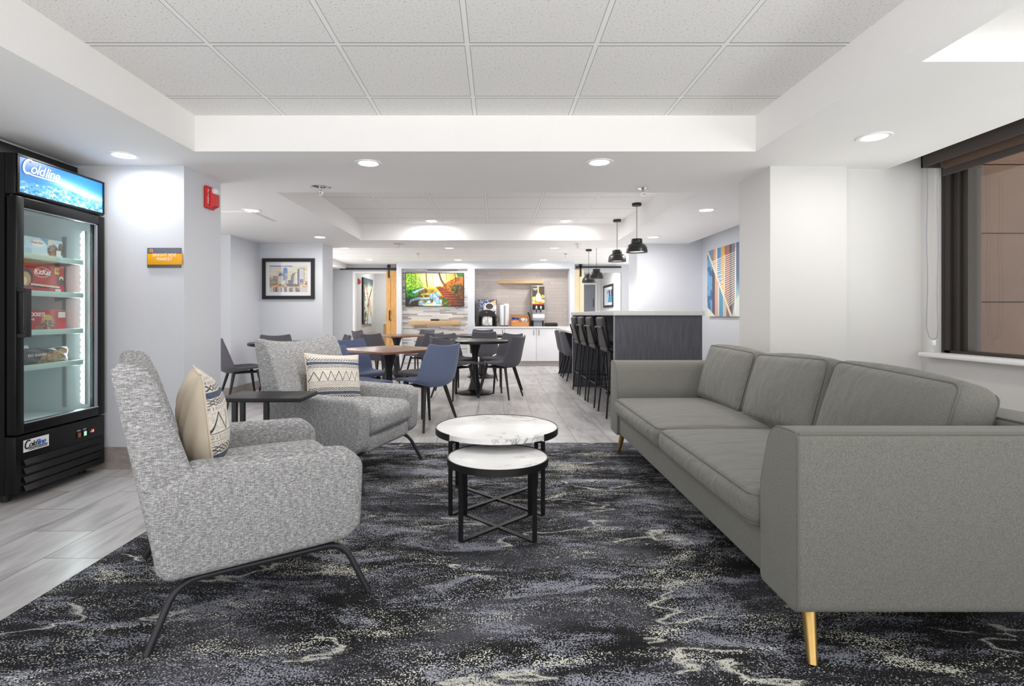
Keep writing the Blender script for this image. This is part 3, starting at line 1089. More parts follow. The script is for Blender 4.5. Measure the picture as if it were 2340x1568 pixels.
for (tx, ty, bx, by) in ((0.10, Y0 + 0.10, 0.065, Y0 + 0.012), (0.085, Y1 - 0.12, 0.06, Y1 - 0.08), (0.95, Y0 + 0.10, 0.99, Y0 + 0.02), (0.95, Y1 - 0.1, 0.99, Y1 - 0.05)):
    MB().tube([(tx, ty, 0.175), (bx, by, 0.0)], 0.0235, 20, r2=0.0145).build('leg', M['brass'], sf)

# ================================================================== ARMCHAIRS
def make_armchair(loc, theta, label):
    t = thing('armchair', label, 'armchair', loc, R(theta - 90), 'grey tweed armchairs')
    # backrest: leaning slab with wings, saddle-shaped top
    def back_y(z):
        return -0.335 - 0.125 * max(0, (z - 0.25)) / 0.67
    rings = []
    L_, r_ = 0.397, 0.03
    st_ = [(-L_ + r_ * (1 - math.cos(R(k * 18))), r_ * (1 - math.sin(R(k * 18)))) for k in range(6)]
    st_ += [(-L_ + r_ + (2 * (L_ - r_)) * k / 18, 0.0) for k in range(1, 18)]
    st_ += [(-x_, i_) for x_, i_ in reversed(st_[:6])]
    for x, ins in st_:
        s = x / L_
        ztop = 0.925 - 0.04 * (1 - abs(s) ** 2.2) - ins
        wing = 0.040 * (abs(s) ** 3) - 0.010
        def th(z):
            return 0.085 + 0.065 * (1 - min(1, max(0, (z - 0.45) / 0.5))) + wing
        ring = []
        zs_ = [0.25, 0.35, 0.45, 0.55, 0.65, 0.75, 0.82, ztop - 0.03]
        for z in zs_:
            ring.append((x, back_y(z) + ins, z))
        # rounded top from rear to front; the top rolls forward on the wings
        yr = back_y(ztop - 0.03) + ins
        tt = th(ztop) - 2 * ins
        rb = min(0.03, tt * 0.38)
        rr = min(0.05, tt * 0.55)
        for a in (25, 60, 90):
            ring.append((x, yr + rb - rb * math.cos(R(a)), ztop - 0.03 + 0.03 * math.sin(R(a))))
        yf = yr + tt
        for a in (88, 60, 30):
            ring.append((x, yf - rr + rr * math.cos(R(a)), ztop - 0.05 + 0.05 * math.sin(R(a)) - 0.003))
        for z in reversed([0.25, 0.35, 0.45, 0.55, 0.65, 0.74, 0.82]):
            ring.append((x, back_y(z) + th(z) - ins, z))
        rings.append(ring)
    MB().rings(rings).build('backrest', M['tweed'], t, angle=75)
    # arms
    for sx in (-1, 1):
        prof = round_poly([(-0.335, 0.235), (-0.30, 0.205), (0.285, 0.215), (0.335, 0.26), (0.345, 0.50), (0.30, 0.555), (-0.23, 0.572), (-0.37, 0.50)],
                          [0.05, 0.05, 0.08, 0.06, 0.06, 0.09, 0.06, 0.05], 5)
        a, b = (0.278, 0.405) if sx > 0 else (-0.405, -0.278)
        MB().pad(prof, a, b, 0.028, 'x', 5).build('armrest', M['tweed'], t, angle=80)
    # seat base and cushion
    MB().rbox((0, 0.01, 0.262), (0.56, 0.62, 0.11), 0.03, 8, (0, 0.01, 0)).build('seat_base', M['tweed'], t, angle=80)
    MB().rbox((0, 0.065, 0.392), (0.545, 0.57, 0.155), 0.05, 10, (0.0, 0.02, 0.03)).build('seat_cushion', M['tweed'], t, angle=80)
    # tube frame: two bent side loops and a front cross tube
    for sx in (-1, 1):
        p = smooth_path([(sx * 0.405, -0.36, 0.0), (sx * 0.355, -0.275, 0.188), (sx * 0.355, 0.275, 0.193), (sx * 0.405, 0.36, 0.0)], 0.07, 8)
        MB().tube(p, 0.0118, 12).build('leg_frame', M['frame_tube'], t)
    MB().tube([(-0.352, 0.235, 0.19), (0.352, 0.235, 0.19)], 0.0105, 10).build('cross_tube', M['frame_tube'], t)
    MB().tube([(-0.352, -0.235, 0.186), (0.352, -0.235, 0.186)], 0.0105, 10).build('cross_tube', M['frame_tube'], t)
    return t
A1 = (-1.02, 2.21, RZ); TH1 = 33.4
A2 = (-1.02, 3.68, RZ); TH2 = -17
ch1 = make_armchair(A1, TH1, 'grey tweed armchair nearest the camera, on the rug with its back to the freezer')
ch2 = dup(ch1, A2, R(TH2 - 90), 'grey tweed armchair farther back, in front of the dining tables', 'grey tweed armchairs')

# ------------------------------------------------------------------ throw pillows
def pillow_print():
    n = 340
    a, u, v = canvas(n, n, (229, 222, 211))
    nz = vnoise(u, v, 60, 60, 3, 2)
    a *= (0.90 + 0.2 * nz)[..., None]
    dk = (62, 64, 74); nv = (58, 72, 98)
    def band(y0, y1, c, j=0.3):
        m = ((v > y0) & (v < y1)).astype(float) * (0.85 + j * (nz - 0.5))
        blend(a, m, c)
    def cross(y0, y1, k, c=dk, w=0.16):
        t = (v - y0) / (y1 - y0)
        ins = ((t > 0) & (t < 1)).astype(float)
        q = (u * k) % 1.0
        m = np.maximum((np.abs(q - t) < w).astype(float), (np.abs(q - (1 - t)) < w).astype(float))
        blend(a, m * ins * 0.85, c)
    def zig(y0, y1, k, w, c):
        q = np.abs(((u * k) % 1.0) * 2 - 1)
        t = (v - y0) / (y1 - y0)
        m = (np.abs(q - t) < w / (y1 - y0)).astype(float) * ((t > -0.1) & (t < 1.1))
        blend(a, m, c)
    def ticks(y0, y1, k, c=dk, al=0.45):
        m = (((u * k) % 1.0) < 0.4) & (v > y0) & (v < y1)
        blend(a, m.astype(float) * al * (nz > 0.4), c)
    ticks(0.02, 0.05, 40); ticks(0.07, 0.10, 34)
    cross(0.11, 0.165, 20)
    band(0.175, 0.235, nv)
    cross(0.245, 0.275, 18); cross(0.275, 0.305, 18)
    ticks(0.32, 0.35, 46)
    zig(0.375, 0.545, 7.5, 0.014, dk)
    band(0.56, 0.567, (110, 104, 104)); ticks(0.58, 0.62, 46); band(0.632, 0.638, (130, 120, 115)); ticks(0.65, 0.665, 40)
    cross(0.675, 0.71, 18); cross(0.71, 0.745, 18)
    band(0.752, 0.815, nv)
    cross(0.825, 0.875, 20)
    zig(0.89, 0.99, 11, 0.008, (120, 104, 96)); zig(0.93, 1.03, 11, 0.008, (120, 104, 96))
    return a
PP = pillow_print()
def make_pillow(loc, theta, label, w=0.43, h=0.41, tk=0.085, lean=0.0, roll=0.0):
    t = thing('throw_pillow', label, 'cushion', loc, R(theta + 90), 'patterned throw pillows')
    t.rotation_euler = (R(lean), R(roll), R(theta + 90))
    def shape(sgn):
        def f(X, Z):
            u, v = X / (w / 2), Z / (h / 2)
            pu = 1 - 0.07 * (1 - v ** 2) * np.abs(u) ** 2
            pv = 1 - 0.07 * (1 - u ** 2) * np.abs(v) ** 2
            puff = tk * np.clip((1 - np.abs(u) ** 2.4), 0, 1) ** 0.55 * np.clip((1 - np.abs(v) ** 2.4), 0, 1) ** 0.55
            puff = puff * (1 + 0.05 * np.sin(7 * u + 3 * v) * (1 - u ** 2) + 0.04 * np.sin(5 * v - 4 * u) * (1 - v ** 2))
            return X * pu, sgn * puff, Z * pv
        return f
    painted('front_cover', w, h, PP, M['paintcloth'], t, shape=shape(-1))
    n = 40
    xs = np.linspace(-w / 2, w / 2, n); zs = np.linspace(-h / 2, h / 2, n)
    X, Z = np.meshgrid(xs, zs)
    X2, Y2, Z2 = shape(1)(X, Z)
    Y2 = Y2 + 0.006 * np.sin((X * 2 + Z) * 40) * (Y2 / tk)
    bm = bmesh.new()
    V = [[bm.verts.new((X2[i, j], Y2[i, j], Z2[i, j])) for j in range(n)] for i in range(n)]
    for i in range(n - 1):
        for j in range(n - 1):
            bm.faces.new((V[i][j], V[i + 1][j], V[i + 1][j + 1], V[i][j + 1]))
    mb = MB(); mb.bm.free(); mb.bm = bm
    mb.build('back_cover', M['cream'], t, angle=180)
    edge = [(-1 + 2 * k / 30, -1) for k in range(30)] + [(1, -1 + 2 * k / 30) for k in range(30)] + [(1 - 2 * k / 30, 1) for k in range(30)] + [(-1, 1 - 2 * k / 30) for k in range(30)]
    pts = []
    for u, v in edge:
        x, y, z = shape(1)(np.array(u * w / 2), np.array(v * h / 2))
        pts.append((float(x), 0.0, float(z)))
    MB().tube(pts, 0.004, 6, True).build('edge_seam', M['cream'], t)
    return t
def local(A, th, r, f, z):
    fw = Vector((math.cos(R(th)), math.sin(R(th)))); rt = Vector((fw.y, -fw.x))
    p = Vector(A[:2]) + rt * r + fw * f
    return (p.x, p.y, A[2] + z)
make_pillow(local(A1, TH1, -0.055, -0.165, 0.645), TH1, 'cream throw pillow seen from its plain side, on the nearest armchair', lean=-6)
make_pillow(local(A2, TH2, -0.05, -0.15, 0.615), -40, 'patterned throw pillow seen from the front, on the farther armchair', 0.44, 0.365, lean=-14, roll=5)

# ================================================================== COFFEE TABLES
def coffee_table(loc, rad, h, half, rim, label, gap=None):
    t = thing('coffee_table', label, 'coffee table', loc, 0, 'nesting marble coffee tables')
    MB().lathe([(rad - 0.006, h - rim + 0.006), (rad - 0.006, h - 0.004), (rad - 0.009, h - 0.002), (0.001, h - 0.002)], 96).build('marble_top', M['marble'], t)
    n = 96
    a0, a1 = (R(-90) + gap, R(270) - gap) if gap else (0, 2 * math.pi)
    rg = []
    for i in range(n + 1 if gap else n):
        a = a0 + (a1 - a0) * i / n
        c, s = math.cos(a), math.sin(a)
        rg.append([(r * c, r * s, z) for r, z in ((rad - 0.006, h - rim), (rad, h - rim), (rad, h), (rad - 0.006, h))])
    MB().rings(rg, bool(gap), not gap).build('metal_rim', M['black'], t, angle=30)
    for sx in (-1, 1):
        for sy in (-1, 1):
            x, y = sx * half, sy * half
            d = Vector((sx, sy, 0)).normalized(); e = Vector((-d.y, d.x, 0))
            mb = MB()
            def strap(p0, p1, thick, wide, n_):
                ax = (p1 - p0).normalized()
                w_ = e * wide / 2; h_ = n_ * thick / 2
                mb.rings([[p + w_ + h_, p - w_ + h_, p - w_ - h_, p + w_ - h_] for p in (p0, p1)])
            P = Vector((x, y, 0))
            top = h - rim
            strap(P + Vector((0, 0, 0.0)), P + Vector((0, 0, top - 0.006)), 0.008, 0.026, d)
            q = d * -0.045
            strap(P + Vector((0, 0, top - 0.005)) + d * 0.004, P + q + Vector((0, 0, top - 0.005)), 0.008, 0.026, Vector((0, 0, 1)))
            strap(P + q + Vector((0, 0, top - 0.006)), P + q + Vector((0, 0, top + 0.004)), 0.008, 0.026, d)
            mb.build('leg', M['black'], t, angle=30)
    for sg in (1, -1):
        d = Vector((1, sg, 0)).normalized(); e = Vector((-d.y, d.x, 0)) * 0.013
        L = half * math.sqrt(2)
        MB().rings([[d * s + e + Vector((0, 0, z)) for z in (0.0, 0.008 + 0.0006 * sg)] + [d * s - e + Vector((0, 0, z)) for z in (0.008 + 0.0006 * sg, 0.0)] for s in (-L, L)]).build('cross_bar', M['black'], t, angle=30)
    return t
coffee_table((0.0, 3.1, RZ), 0.353, 0.43, 0.247, 0.036, 'larger and taller round marble coffee table, behind the smaller one', R(47))
coffee_table((0.005, 2.69, RZ), 0.254, 0.363, 0.174, 0.034, 'smaller and lower round marble coffee table, nested in front')

# ================================================================== BLACK SIDE TABLE
st = thing('side_table', 'black rectangular side table standing between the two armchairs', 'side table', (-1.335, 3.14, RZ))
MB().b2(-0.235, 0.235, -0.145, 0.145, 0.58, 0.603, 0.003).build('tabletop', M['blackmatte'], st, angle=30)
for x, y in ((-0.155, -0.10), (0.025, -0.10), (-0.205, 0.10)):
    MB().b2(x - 0.0125, x + 0.0125, y - 0.0125, y + 0.0125, 0.02, 0.58).build('leg', M['black'], st, smooth=False)
MB().b2(-0.22, 0.04, -0.1125, -0.0875, 0, 0.02).b2(-0.22, 0.04, 0.09, 0.12, 0, 0.02).b2(-0.22, -0.195, -0.11, 0.12, 0, 0.02).build('base', M['black'], st, smooth=False)

# ================================================================== DINING TABLES
def tulip(t, h, rb, rs=0.048):
    MB().lathe([(rb, 0.0), (rb, 0.012), (rb * 0.96, 0.020), (rb * 0.6, 0.034), (rb * 0.38, 0.06), (rs * 1.7, 0.11), (rs * 1.2, 0.18), (rs, 0.27),
                (rs * 0.85, 0.40), (rs * 0.82, 0.52), (rs * 1.15, 0.60), (rs * 1.7, 0.68), (rs * 2.3, h - 0.02), (rs * 2.3, h)], 40).build('pedestal', M['black'], t)
def round_table(x, y, label, rb=0.25):
    t = thing('round_dining_table', label, 'dining table', (x, y, 0), 0, 'round black dining tables')
    MB().lathe([(0.44, 0.70), (0.458, 0.705), (0.462, 0.715), (0.46, 0.735), (0.452, 0.74), (0.001, 0.74)], 64).build('tabletop', M['blacktop'], t)
    tulip(t, 0.702, rb)
    return t
def square_table(x, y, rot, label, side=0.84):
    t = thing('square_dining_table', label, 'dining table', (x, y, 0), R(rot), 'square walnut dining tables')
    h = side / 2
    MB().pad(round_poly([(-h, -h), (h, -h), (h, h), (-h, h)], 0.025, 5), 0.715, 0.742, 0.007, 'z', 3).build('tabletop', M['walnut'], t)
    tulip(t, 0.717, 0.27)
    return t
round_table(-0.30, 7.41, 'nearer round black pedestal table, in the middle of the dining room')
round_table(-0.26, 9.35, 'farther round black pedestal table, behind the nearer one')
round_table(-2.67, 6.80, 'round black table in the left nook, half hidden by an armchair')
square_table(-1.11, 5.48, 52, 'nearer square walnut-topped pedestal table behind the farther armchair')
square_table(-1.73, 9.25, 48, 'farther square walnut-topped table in front of the left oak sliding door')

# ================================================================== DINING CHAIRS
def make_dining_chair(label, fab):
    t = thing('dining_chair', label, 'chair', (0, 0, 0), 0, 'upholstered dining chairs')
    prof = [(0.245, 0.436, 0.185, 0.0), (0.228, 0.453, 0.205, 0.004), (0.16, 0.461, 0.222, 0.01), (0.06, 0.448, 0.230, 0.022), (-0.03, 0.428, 0.233, 0.04), (-0.105, 0.411, 0.234, 0.062),
            (-0.165, 0.406, 0.235, 0.088), (-0.215, 0.428, 0.236, 0.104), (-0.243, 0.475, 0.236, 0.104), (-0.257, 0.54, 0.234, 0.094), (-0.269, 0.615, 0.228, 0.08), (-0.282, 0.69, 0.219, 0.064), (-0.296, 0.76, 0.204, 0.05), (-0.303, 0.79, 0.194, 0.044), (-0.305, 0.80, 0.184, 0.042)]
    n = len(prof)
    nrm = []
    for i in range(n):
        a = prof[max(0, i - 1)]; b = prof[min(n - 1, i + 1)]
        d = Vector((b[0] - a[0], b[1] - a[1])).normalized()
        nrm.append(Vector((d.y, -d.x)))
    for i in range(n):
        if nrm[i].x < 0 and nrm[i].y < 0: nrm[i] = -nrm[i]
        if nrm[i].y < -0.1: nrm[i] = -nrm[i]
    K = 12
    TH = 0.026
    def grid(off):
        g = []
        for i, (y, z, w, lift) in enumerate(prof):
            row = []
            for k in range(K + 1):
                s = -1 + 2 * k / K
                lf = lift * abs(s) ** 2.4
                p = Vector((y, z)) + nrm[i] * (lf + off)
                if i >= n - 2:
                    p.y += 0.014 * s * s
                row.append((s * (w - off * 0.0), p.x, p.y))
            g.append(row)
        return g
    bm = bmesh.new()
    G1, G2 = grid(TH / 2), grid(-TH / 2)
    V1 = [[bm.verts.new(p) for p in r] for r in G1]
    V2 = [[bm.verts.new(p) for p in r] for r in G2]
    for i in range(n - 1):
        for k in range(K):
            bm.faces.new((V1[i][k], V1[i][k + 1], V1[i + 1][k + 1], V1[i + 1][k]))
            bm.faces.new((V2[i][k], V2[i + 1][k], V2[i + 1][k + 1], V2[i][k + 1]))
    def rim(idx):
        for a, b in zip(idx[:-1], idx[1:]):
            bm.faces.new((V1[a[0]][a[1]], V2[a[0]][a[1]], V2[b[0]][b[1]], V1[b[0]][b[1]]))
    loop = [(0, k) for k in range(K + 1)] + [(i, K) for i in range(1, n)] + [(n - 1, k) for k in range(K - 1, -1, -1)] + [(i, 0) for i in range(n - 2, -1, -1)]
    rim(loop)
    mb = MB(); mb.bm.free(); mb.bm = bm
    o = mb.build('seat_shell', M[fab], t, angle=180)
    sd = o.modifiers.new('soft', 'SUBSURF'); sd.levels = 1; sd.render_levels = 2
    MB().b2(-0.13, 0.13, -0.11, 0.16, 0.392, 0.41, 0.006).build('seat_support', M['blackleg'], t)
    for sx in (-1, 1):
        for sy, tx, ty in ((1, 0.13, 0.14), (-1, 0.125, -0.12)):
            MB().tube([(sx * tx, ty, 0.408 + (0.025 if sy > 0 else 0.0)), (sx * 0.22, sy * 0.22, 0.0)], 0.0185, 12, r2=0.0105).build('leg', M['blackleg'], t)
    return t
CH = [
    (-0.68, 5.20, 137, 'dining chair with a blue cast and its back to the camera, nearest the square walnut table', 1),
    (-0.78, 5.86, 226, 'dining chair behind the foremost blue-cast chair, at the right side of the nearer walnut table', 0),
    (-1.28, 5.00, 45, 'dining chair with a blue cast at the left of the nearer walnut table, partly behind the armchair pillow', 1),
    (-1.475, 5.80, -45, 'dining chair with a blue cast at the far left of the nearer walnut table', 1),
    (0.056, 7.07, 154, 'grey dining chair at the right of the nearer round table, foremost on that side', 0),
    (0.06, 7.73, 226, 'grey dining chair at the right of the nearer round table, the one farther back', 0),
    (-0.55, 7.00, 45, 'grey dining chair at the left of the nearer round table, just behind the blue-cast chair', 0),
    (-0.57, 7.66, -45, 'grey dining chair at the far left of the nearer round table', 0),
    (-0.22, 8.98, 94, 'grey dining chair tucked under the farther round table, its back to the camera', 0),
    (-0.26, 9.93, 270, 'grey dining chair on the counter side of the farther round table, only its top showing', 0),
    (-1.80, 8.24, 68, 'grey dining chair before the farther walnut table, its back to the camera', 0),
    (-2.22, 9.42, -12, 'grey dining chair left of the farther walnut table, behind another chair back', 0),
    (-1.17, 8.52, 140, 'grey dining chair at the near right corner of the farther walnut table', 0),
    (-1.46, 9.74, 228, 'grey dining chair behind the farther walnut table, below the television', 0),
    (-3.06, 6.42, 40, 'grey dining chair at the far left, by the white wall corner', 0),
    (-2.92, 7.12, -62, 'grey dining chair under the framed skyline print', 0),
    (-2.28, 7.18, 205, 'grey dining chair at the right of the nook table, behind the armchair back', 0),
    (1.36, 9.66, -90 + 88, 'grey chair pulled up to the low end of the bar, farther one', 0),
    (1.36, 8.98, 2, 'grey chair pulled up to the low end of the bar, nearer one', 0),
]
proto = None
for x, y, th, lb, blue in CH:  # blue marks chairs whose fabric colour carries the light cast
    if proto is None:
        proto = make_dining_chair(lb, 'chair_bluecast')
        proto.location = (x, y, 0); proto.rotation_euler = (0, 0, R(th - 90))
        proto_g = None
    else:
        o = dup(proto, (x, y, 0), R(th - 90), lb)
        if not blue:
            for c in o.children:
                if c.name.startswith('seat_shell'):
                    if proto_g is None:
                        proto_g = c.data.copy(); proto_g.materials[0] = M['chair_grey']
                    c.data = proto_g

# ================================================================== BAR
br = thing('bar_counter', 'charcoal woodgrain bar counter with pale top, stools along its left', 'bar', (1.15, 5.2, 0))
MB().b2(-0.02, 0.86, -0.04, 2.96, 1.08, 1.127, 0.004).build('countertop', M['quartz'], br, angle=30)
MB().b2(0.0, 0.85, 0.0, 0.05, 0, 1.08).build('front_panel', M['charwood'], br, smooth=False)
MB().b2(0.0, 0.85, 2.87, 2.91, 0, 1.08).build('end_panel', M['charwood'], br, smooth=False)
MB().b2(0.42, 0.83, 0.05, 2.87, 0, 1.08).build('body', M['charwood'], br, smooth=False)
MB().b2(-0.004, 0.0, 0.0, 0.05, 0, 1.08).b2(-0.004, 0.0, 2.87, 2.91, 0, 1.08).build('edge_strip', M['greyplastic'], br, smooth=False)
lw = thing('low_counter', 'lower pale counter at the far end of the bar, with two grey chairs', 'counter', (1.15, 8.13, 0))
MB().b2(0.0, 0.85, 0.0, 1.93, 0.80, 0.84, 0.004).build('countertop', M['quartz'], lw, angle=30)
MB().b2(0.02, 0.85, 1.87, 1.92, 0, 0.80).build('end_panel', M['charwood'], lw, smooth=False)
MB().b2(0.62, 0.84, 0.0, 1.87, 0, 0.80).build('body', M['charwood'], lw, smooth=False)

# ------------------------------------------------------------------ bar stools
def make_stool(label):
    t = thing('bar_stool', label, 'stool', (0, 0, 0), 0, 'padded bar stools')
    se = MB().rbox((0, 0.0, 0.715), (0.40, 0.38, 0.055), 0.026, 8, (0, 0, 0.012)).build('seat', M['stool_pad'], t, angle=80)
    for k in (-1, 0, 1):
        MB().tube([(-0.185, k * 0.085, 0.746), (0, k * 0.085, 0.757), (0.185, k * 0.085, 0.746)], 0.004, 6).build('stitch_seam', M['blackmatte'], se)
    mt = Matrix.Translation((0, -0.195, 0.90)) @ Matrix.Rotation(R(8), 4, 'X')
    bk = MB().rbox((0, 0, 0), (0.37, 0.05, 0.33), 0.024, 8, (0, 0.006, 0), mt).build('backrest', M['stool_pad'], t, angle=80)
    for k in (-1, 0, 1):
        MB().tube([mt @ Vector((-0.17, 0.028, k * 0.075)), mt @ Vector((0.17, 0.028, k * 0.075))], 0.004, 6).build('stitch_seam', M['blackmatte'], bk)
    p = smooth_path([(-0.19, 0.17, 0.69), (-0.205, -0.17, 0.69), (-0.20, -0.245, 0.955), (0.20, -0.245, 0.955), (0.205, -0.17, 0.69), (0.19, 0.17, 0.69)], 0.06, 6)
    MB().tube(p, 0.010, 10).build('back_frame', M['black'], t)
    for sx in (-1, 1):
        for sy in (-1, 1):
            MB().tube([(sx * 0.16, sy * 0.14, 0.69), (sx * 0.225, sy * 0.20, 0.0)], 0.0095, 10).build('leg', M['black'], t)
    f = 0.60
    q = [(sx * (0.16 + 0.065 * f), sy * (0.14 + 0.06 * f), 0.69 * (1 - f)) for sx, sy in ((-1, -1), (1, -1), (1, 1), (-1, 1))]
    MB().tube(q, 0.007, 8, True).build('foot_ring', M['black'], t)
    return t
ST = [(1.345, 5.80, 'padded black bar stool nearest the sofa, at the front end of the bar'),
      (1.335, 6.45, 'padded black bar stool second from the sofa along the bar'),
      (1.32, 7.0, 'padded black bar stool third from the sofa along the bar'),
      (1.31, 7.55, 'padded black bar stool farthest from the sofa, next to the low counter')]
s0 = None
for x, y, lb in ST:
    if s0 is None:
        s0 = make_stool(lb); s0.location = (x, y, 0); s0.rotation_euler = (0, 0, R(-90))
    else:
        dup(s0, (x, y, 0), R(-90), lb)

# ------------------------------------------------------------------ pendant lamps
def pendant(x, y, zc, zs, label):
    t = thing('pendant_lamp', label, 'pendant light', (x, y, zc), 0, 'black dome pendant lamps over the bar')
    MB().lathe([(0.053, 0), (0.053, -0.028), (0.048, -0.032), (0.001, -0.032)], 32).build('canopy', M['black'], t)
    d = zs - zc
    MB().tube([(0, 0, -0.03), (0, 0, d + 0.15)], 0.0032, 8).build('cord', M['black'], t)
    MB().lathe([(0.001, d + 0.155), (0.060, d + 0.155), (0.063, d + 0.15), (0.063, d + 0.108), (0.06, d + 0.1)], 40, caps=False).build('neck', M['black'], t)
    MB().lathe([(0.055, d + 0.104), (0.078, d + 0.099), (0.1, d + 0.082), (0.113, d + 0.055), (0.119, d + 0.02), (0.121, d), (0.118, d), (0.115, d + 0.02), (0.109, d + 0.053), (0.096, d + 0.078), (0.076, d + 0.094), (0.001, d + 0.098)], 48, caps=False).build('shade', M['black'], t)
    MB().lathe([(0.114, d + 0.018), (0.108, d + 0.051), (0.095, d + 0.076), (0.075, d + 0.092), (0.001, d + 0.096)], 48, caps=False).build('shade_lining', M['whitetrim'], t)
    MB().lathe([(0.001, d + 0.015), (0.028, d + 0.022), (0.04, d + 0.045), (0.03, d + 0.07), (0.015, d + 0.095)], 24, caps=False).build('bulb', M['light_em'], t)
    ld = bpy.data.lights.new('lamp', 'AREA'); ld.shape = 'DISK'; ld.size = 0.16; ld.energy = PEND_W; ld.color = (1, .95, .88)
    lo = bpy.data.objects.new('lamp', ld); COL.objects.link(lo); lo.parent = t; lo.location = (0, 0, d + 0.008)
pendant(1.604, 6.12, TC1, 1.80, 'black dome pendant lamp nearest the camera, highest in the row')
pendant(1.613, 7.16, TC1, 1.80, 'black dome pendant lamp second in the row over the bar')
pendant(1.606, 8.60, TC2, 1.672, 'black dome pendant lamp third in the row, overlapping the last one')
pendant(1.62, 9.40, TC2, 1.655, 'black dome pendant lamp last in the row, half hidden by the third')

# ================================================================== DRINKS FREEZER
FXX = -2.735     # door front plane
fz = thing('display_freezer', 'tall black glass-door display freezer with lit blue sign on top', 'freezer', (-3.09, 3.385, 0))
# local: front at x = +0.355, y from -0.345 to 0.345
fx, fy0, fy1 = 0.355, -0.345, 0.345
b = MB().union([(-0.33, 0.29, fy0, fy0 + 0.035, 0.05, 2.01), (-0.33, 0.29, fy1 - 0.035, fy1, 0.05, 2.01),
                (-0.33, -0.295, fy0, fy1, 0.05, 2.01), (-0.33, 0.29, fy0, fy1, 1.78, 2.01), (-0.33, 0.29, fy0, fy1, 0.05, 0.40)])
b.build('cabinet', M['fridge'], fz, smooth=False)
MB().b2(-0.33, 0.18, fy0 + 0.02, fy1 - 0.02, 2.01, 2.105).build('top_housing', M['fridge'], fz, smooth=False)
l_ = MB().union([(-0.295, -0.285, fy0 + .035, fy1 - .035, 0.40, 1.78), (-0.285, 0.285, fy0 + .035, fy0 + .045, 0.40, 1.78), (-0.285, 0.285, fy1 - .045, fy1 - .035, 0.40, 1.78),
                 (-0.285, 0.285, fy0 + .04, fy1 - .04, 0.40, 0.415), (-0.285, 0.285, fy0 + .04, fy1 - .04, 1.765, 1.78), (-0.285, -0.2, fy0 + .04, fy1 - .04, 0.415, 0.47)])
l_.build('liner', M['liner'], fz, smooth=False)
# lower front panel with louvres
MB().b2(0.29, 0.352, fy0, fy1, 0.06, 0.385, 0.003).build('lower_panel', M['fridge'], fz, angle=30)
for k in range(4):
    z = 0.245 - k * 0.05
    MB().rings([[(0.352, y, z), (0.358, y, z), (0.372, y, z - 0.030), (0.370, y, z - 0.036), (0.352, y, z - 0.03)] for y in (fy0 + .045, fy1 - 0.03)]).build('louvre', M['fridge'], fz, angle=20)
for y in (fy0 + 0.06, fy1 - 0.06):
    for x in (-0.25, 0.24):
        MB().cyl((x, y, 0.025), 0.022, 0.05, 16).build('foot', M['blackmatte'], fz)
# door
dr = MB()
dr.b2(0.30, 0.355, fy0, fy0 + 0.055, 0.395, 1.765, 0.006).b2(0.30, 0.355, fy1 - 0.06, fy1, 0.395, 1.765, 0.006)
dr.b2(0.30, 0.355, fy0 + .05, fy1 - .055, 0.395, 0.455, 0.006).b2(0.30, 0.355, fy0 + .05, fy1 - .055, 1.705, 1.765, 0.006)
do = dr.build('door', M['fridge'], fz, angle=30)
MB().b2(0.322, 0.327, fy0 + 0.05, fy1 - 0.055, 0.45, 1.71).build('glass_pane', M['fridgeglass'], do, smooth=False)
gs = MB()
gs.b2(0.345, 0.3565, fy0 + .055, fy1 - .06, 0.452, 0.458).b2(0.335, 0.349, fy1 - .072, fy1 - .06, 0.455, 1.705).b2(0.335, 0.349, fy0 + .055, fy1 - .06, 1.7, 1.706)
gs.build('gasket', M['greyplastic'], do, smooth=False)
hd = MB().tube(smooth_path([(0.35, fy0 + 0.022, 1.235), (0.392, fy0 + 0.028, 1.225), (0.392, fy0 + 0.028, 0.965), (0.35, fy0 + 0.022, 0.955)], 0.02), 0.011, 8)
hd.b2(0.35, 0.40, fy0 + 0.005, fy0 + 0.05, 0.955, 0.975, 0.004).b2(0.35, 0.40, fy0 + 0.005, fy0 + 0.05, 1.215, 1.235, 0.004).b2(0.388, 0.402, fy0 + 0.012, fy0 + 0.05, 0.955, 1.235, 0.004)
hd.build('handle', M['blackmatte'], do, angle=40)
# LED strip and shelf standards
ld_ = MB().b2(0.235, 0.262, fy1 - 0.062, fy1 - 0.046, 0.47, 1.66)
lo_ = ld_.build('led_channel', M['liner'], fz, smooth=False)
le = MB()
for k in range(27):
    le.b2(0.238, 0.258, fy1 - 0.07, fy1 - 0.0615, 0.485 + k * 0.0435, 0.508 + k * 0.0435)
o_ = le.build('led_dots', M['led'], fz, smooth=False)
sdm = MB().b2(0.10, 0.125, fy1 - 0.053, fy1 - 0.045, 0.45, 1.62).b2(-0.2, -0.175, fy1 - 0.053, fy1 - 0.045, 0.45, 1.62)
sdm.build('shelf_standard', M['steel'], fz, smooth=False)
al = bpy.data.lights.new('led_light', 'AREA'); al.shape = 'RECTANGLE'; al.size = 0.02; al.size_y = 1.2; al.energy = 5.0; al.color = (0.93, 0.98, 1)
ao = bpy.data.objects.new('led_light', al); COL.objects.link(ao); ao.parent = fz
ao.location = (0.225, fy1 - 0.075, 1.07); ao.rotation_euler = (R(-90), 0, R(35))
SHZ = [1.449, 1.225, 0.985, 0.772]
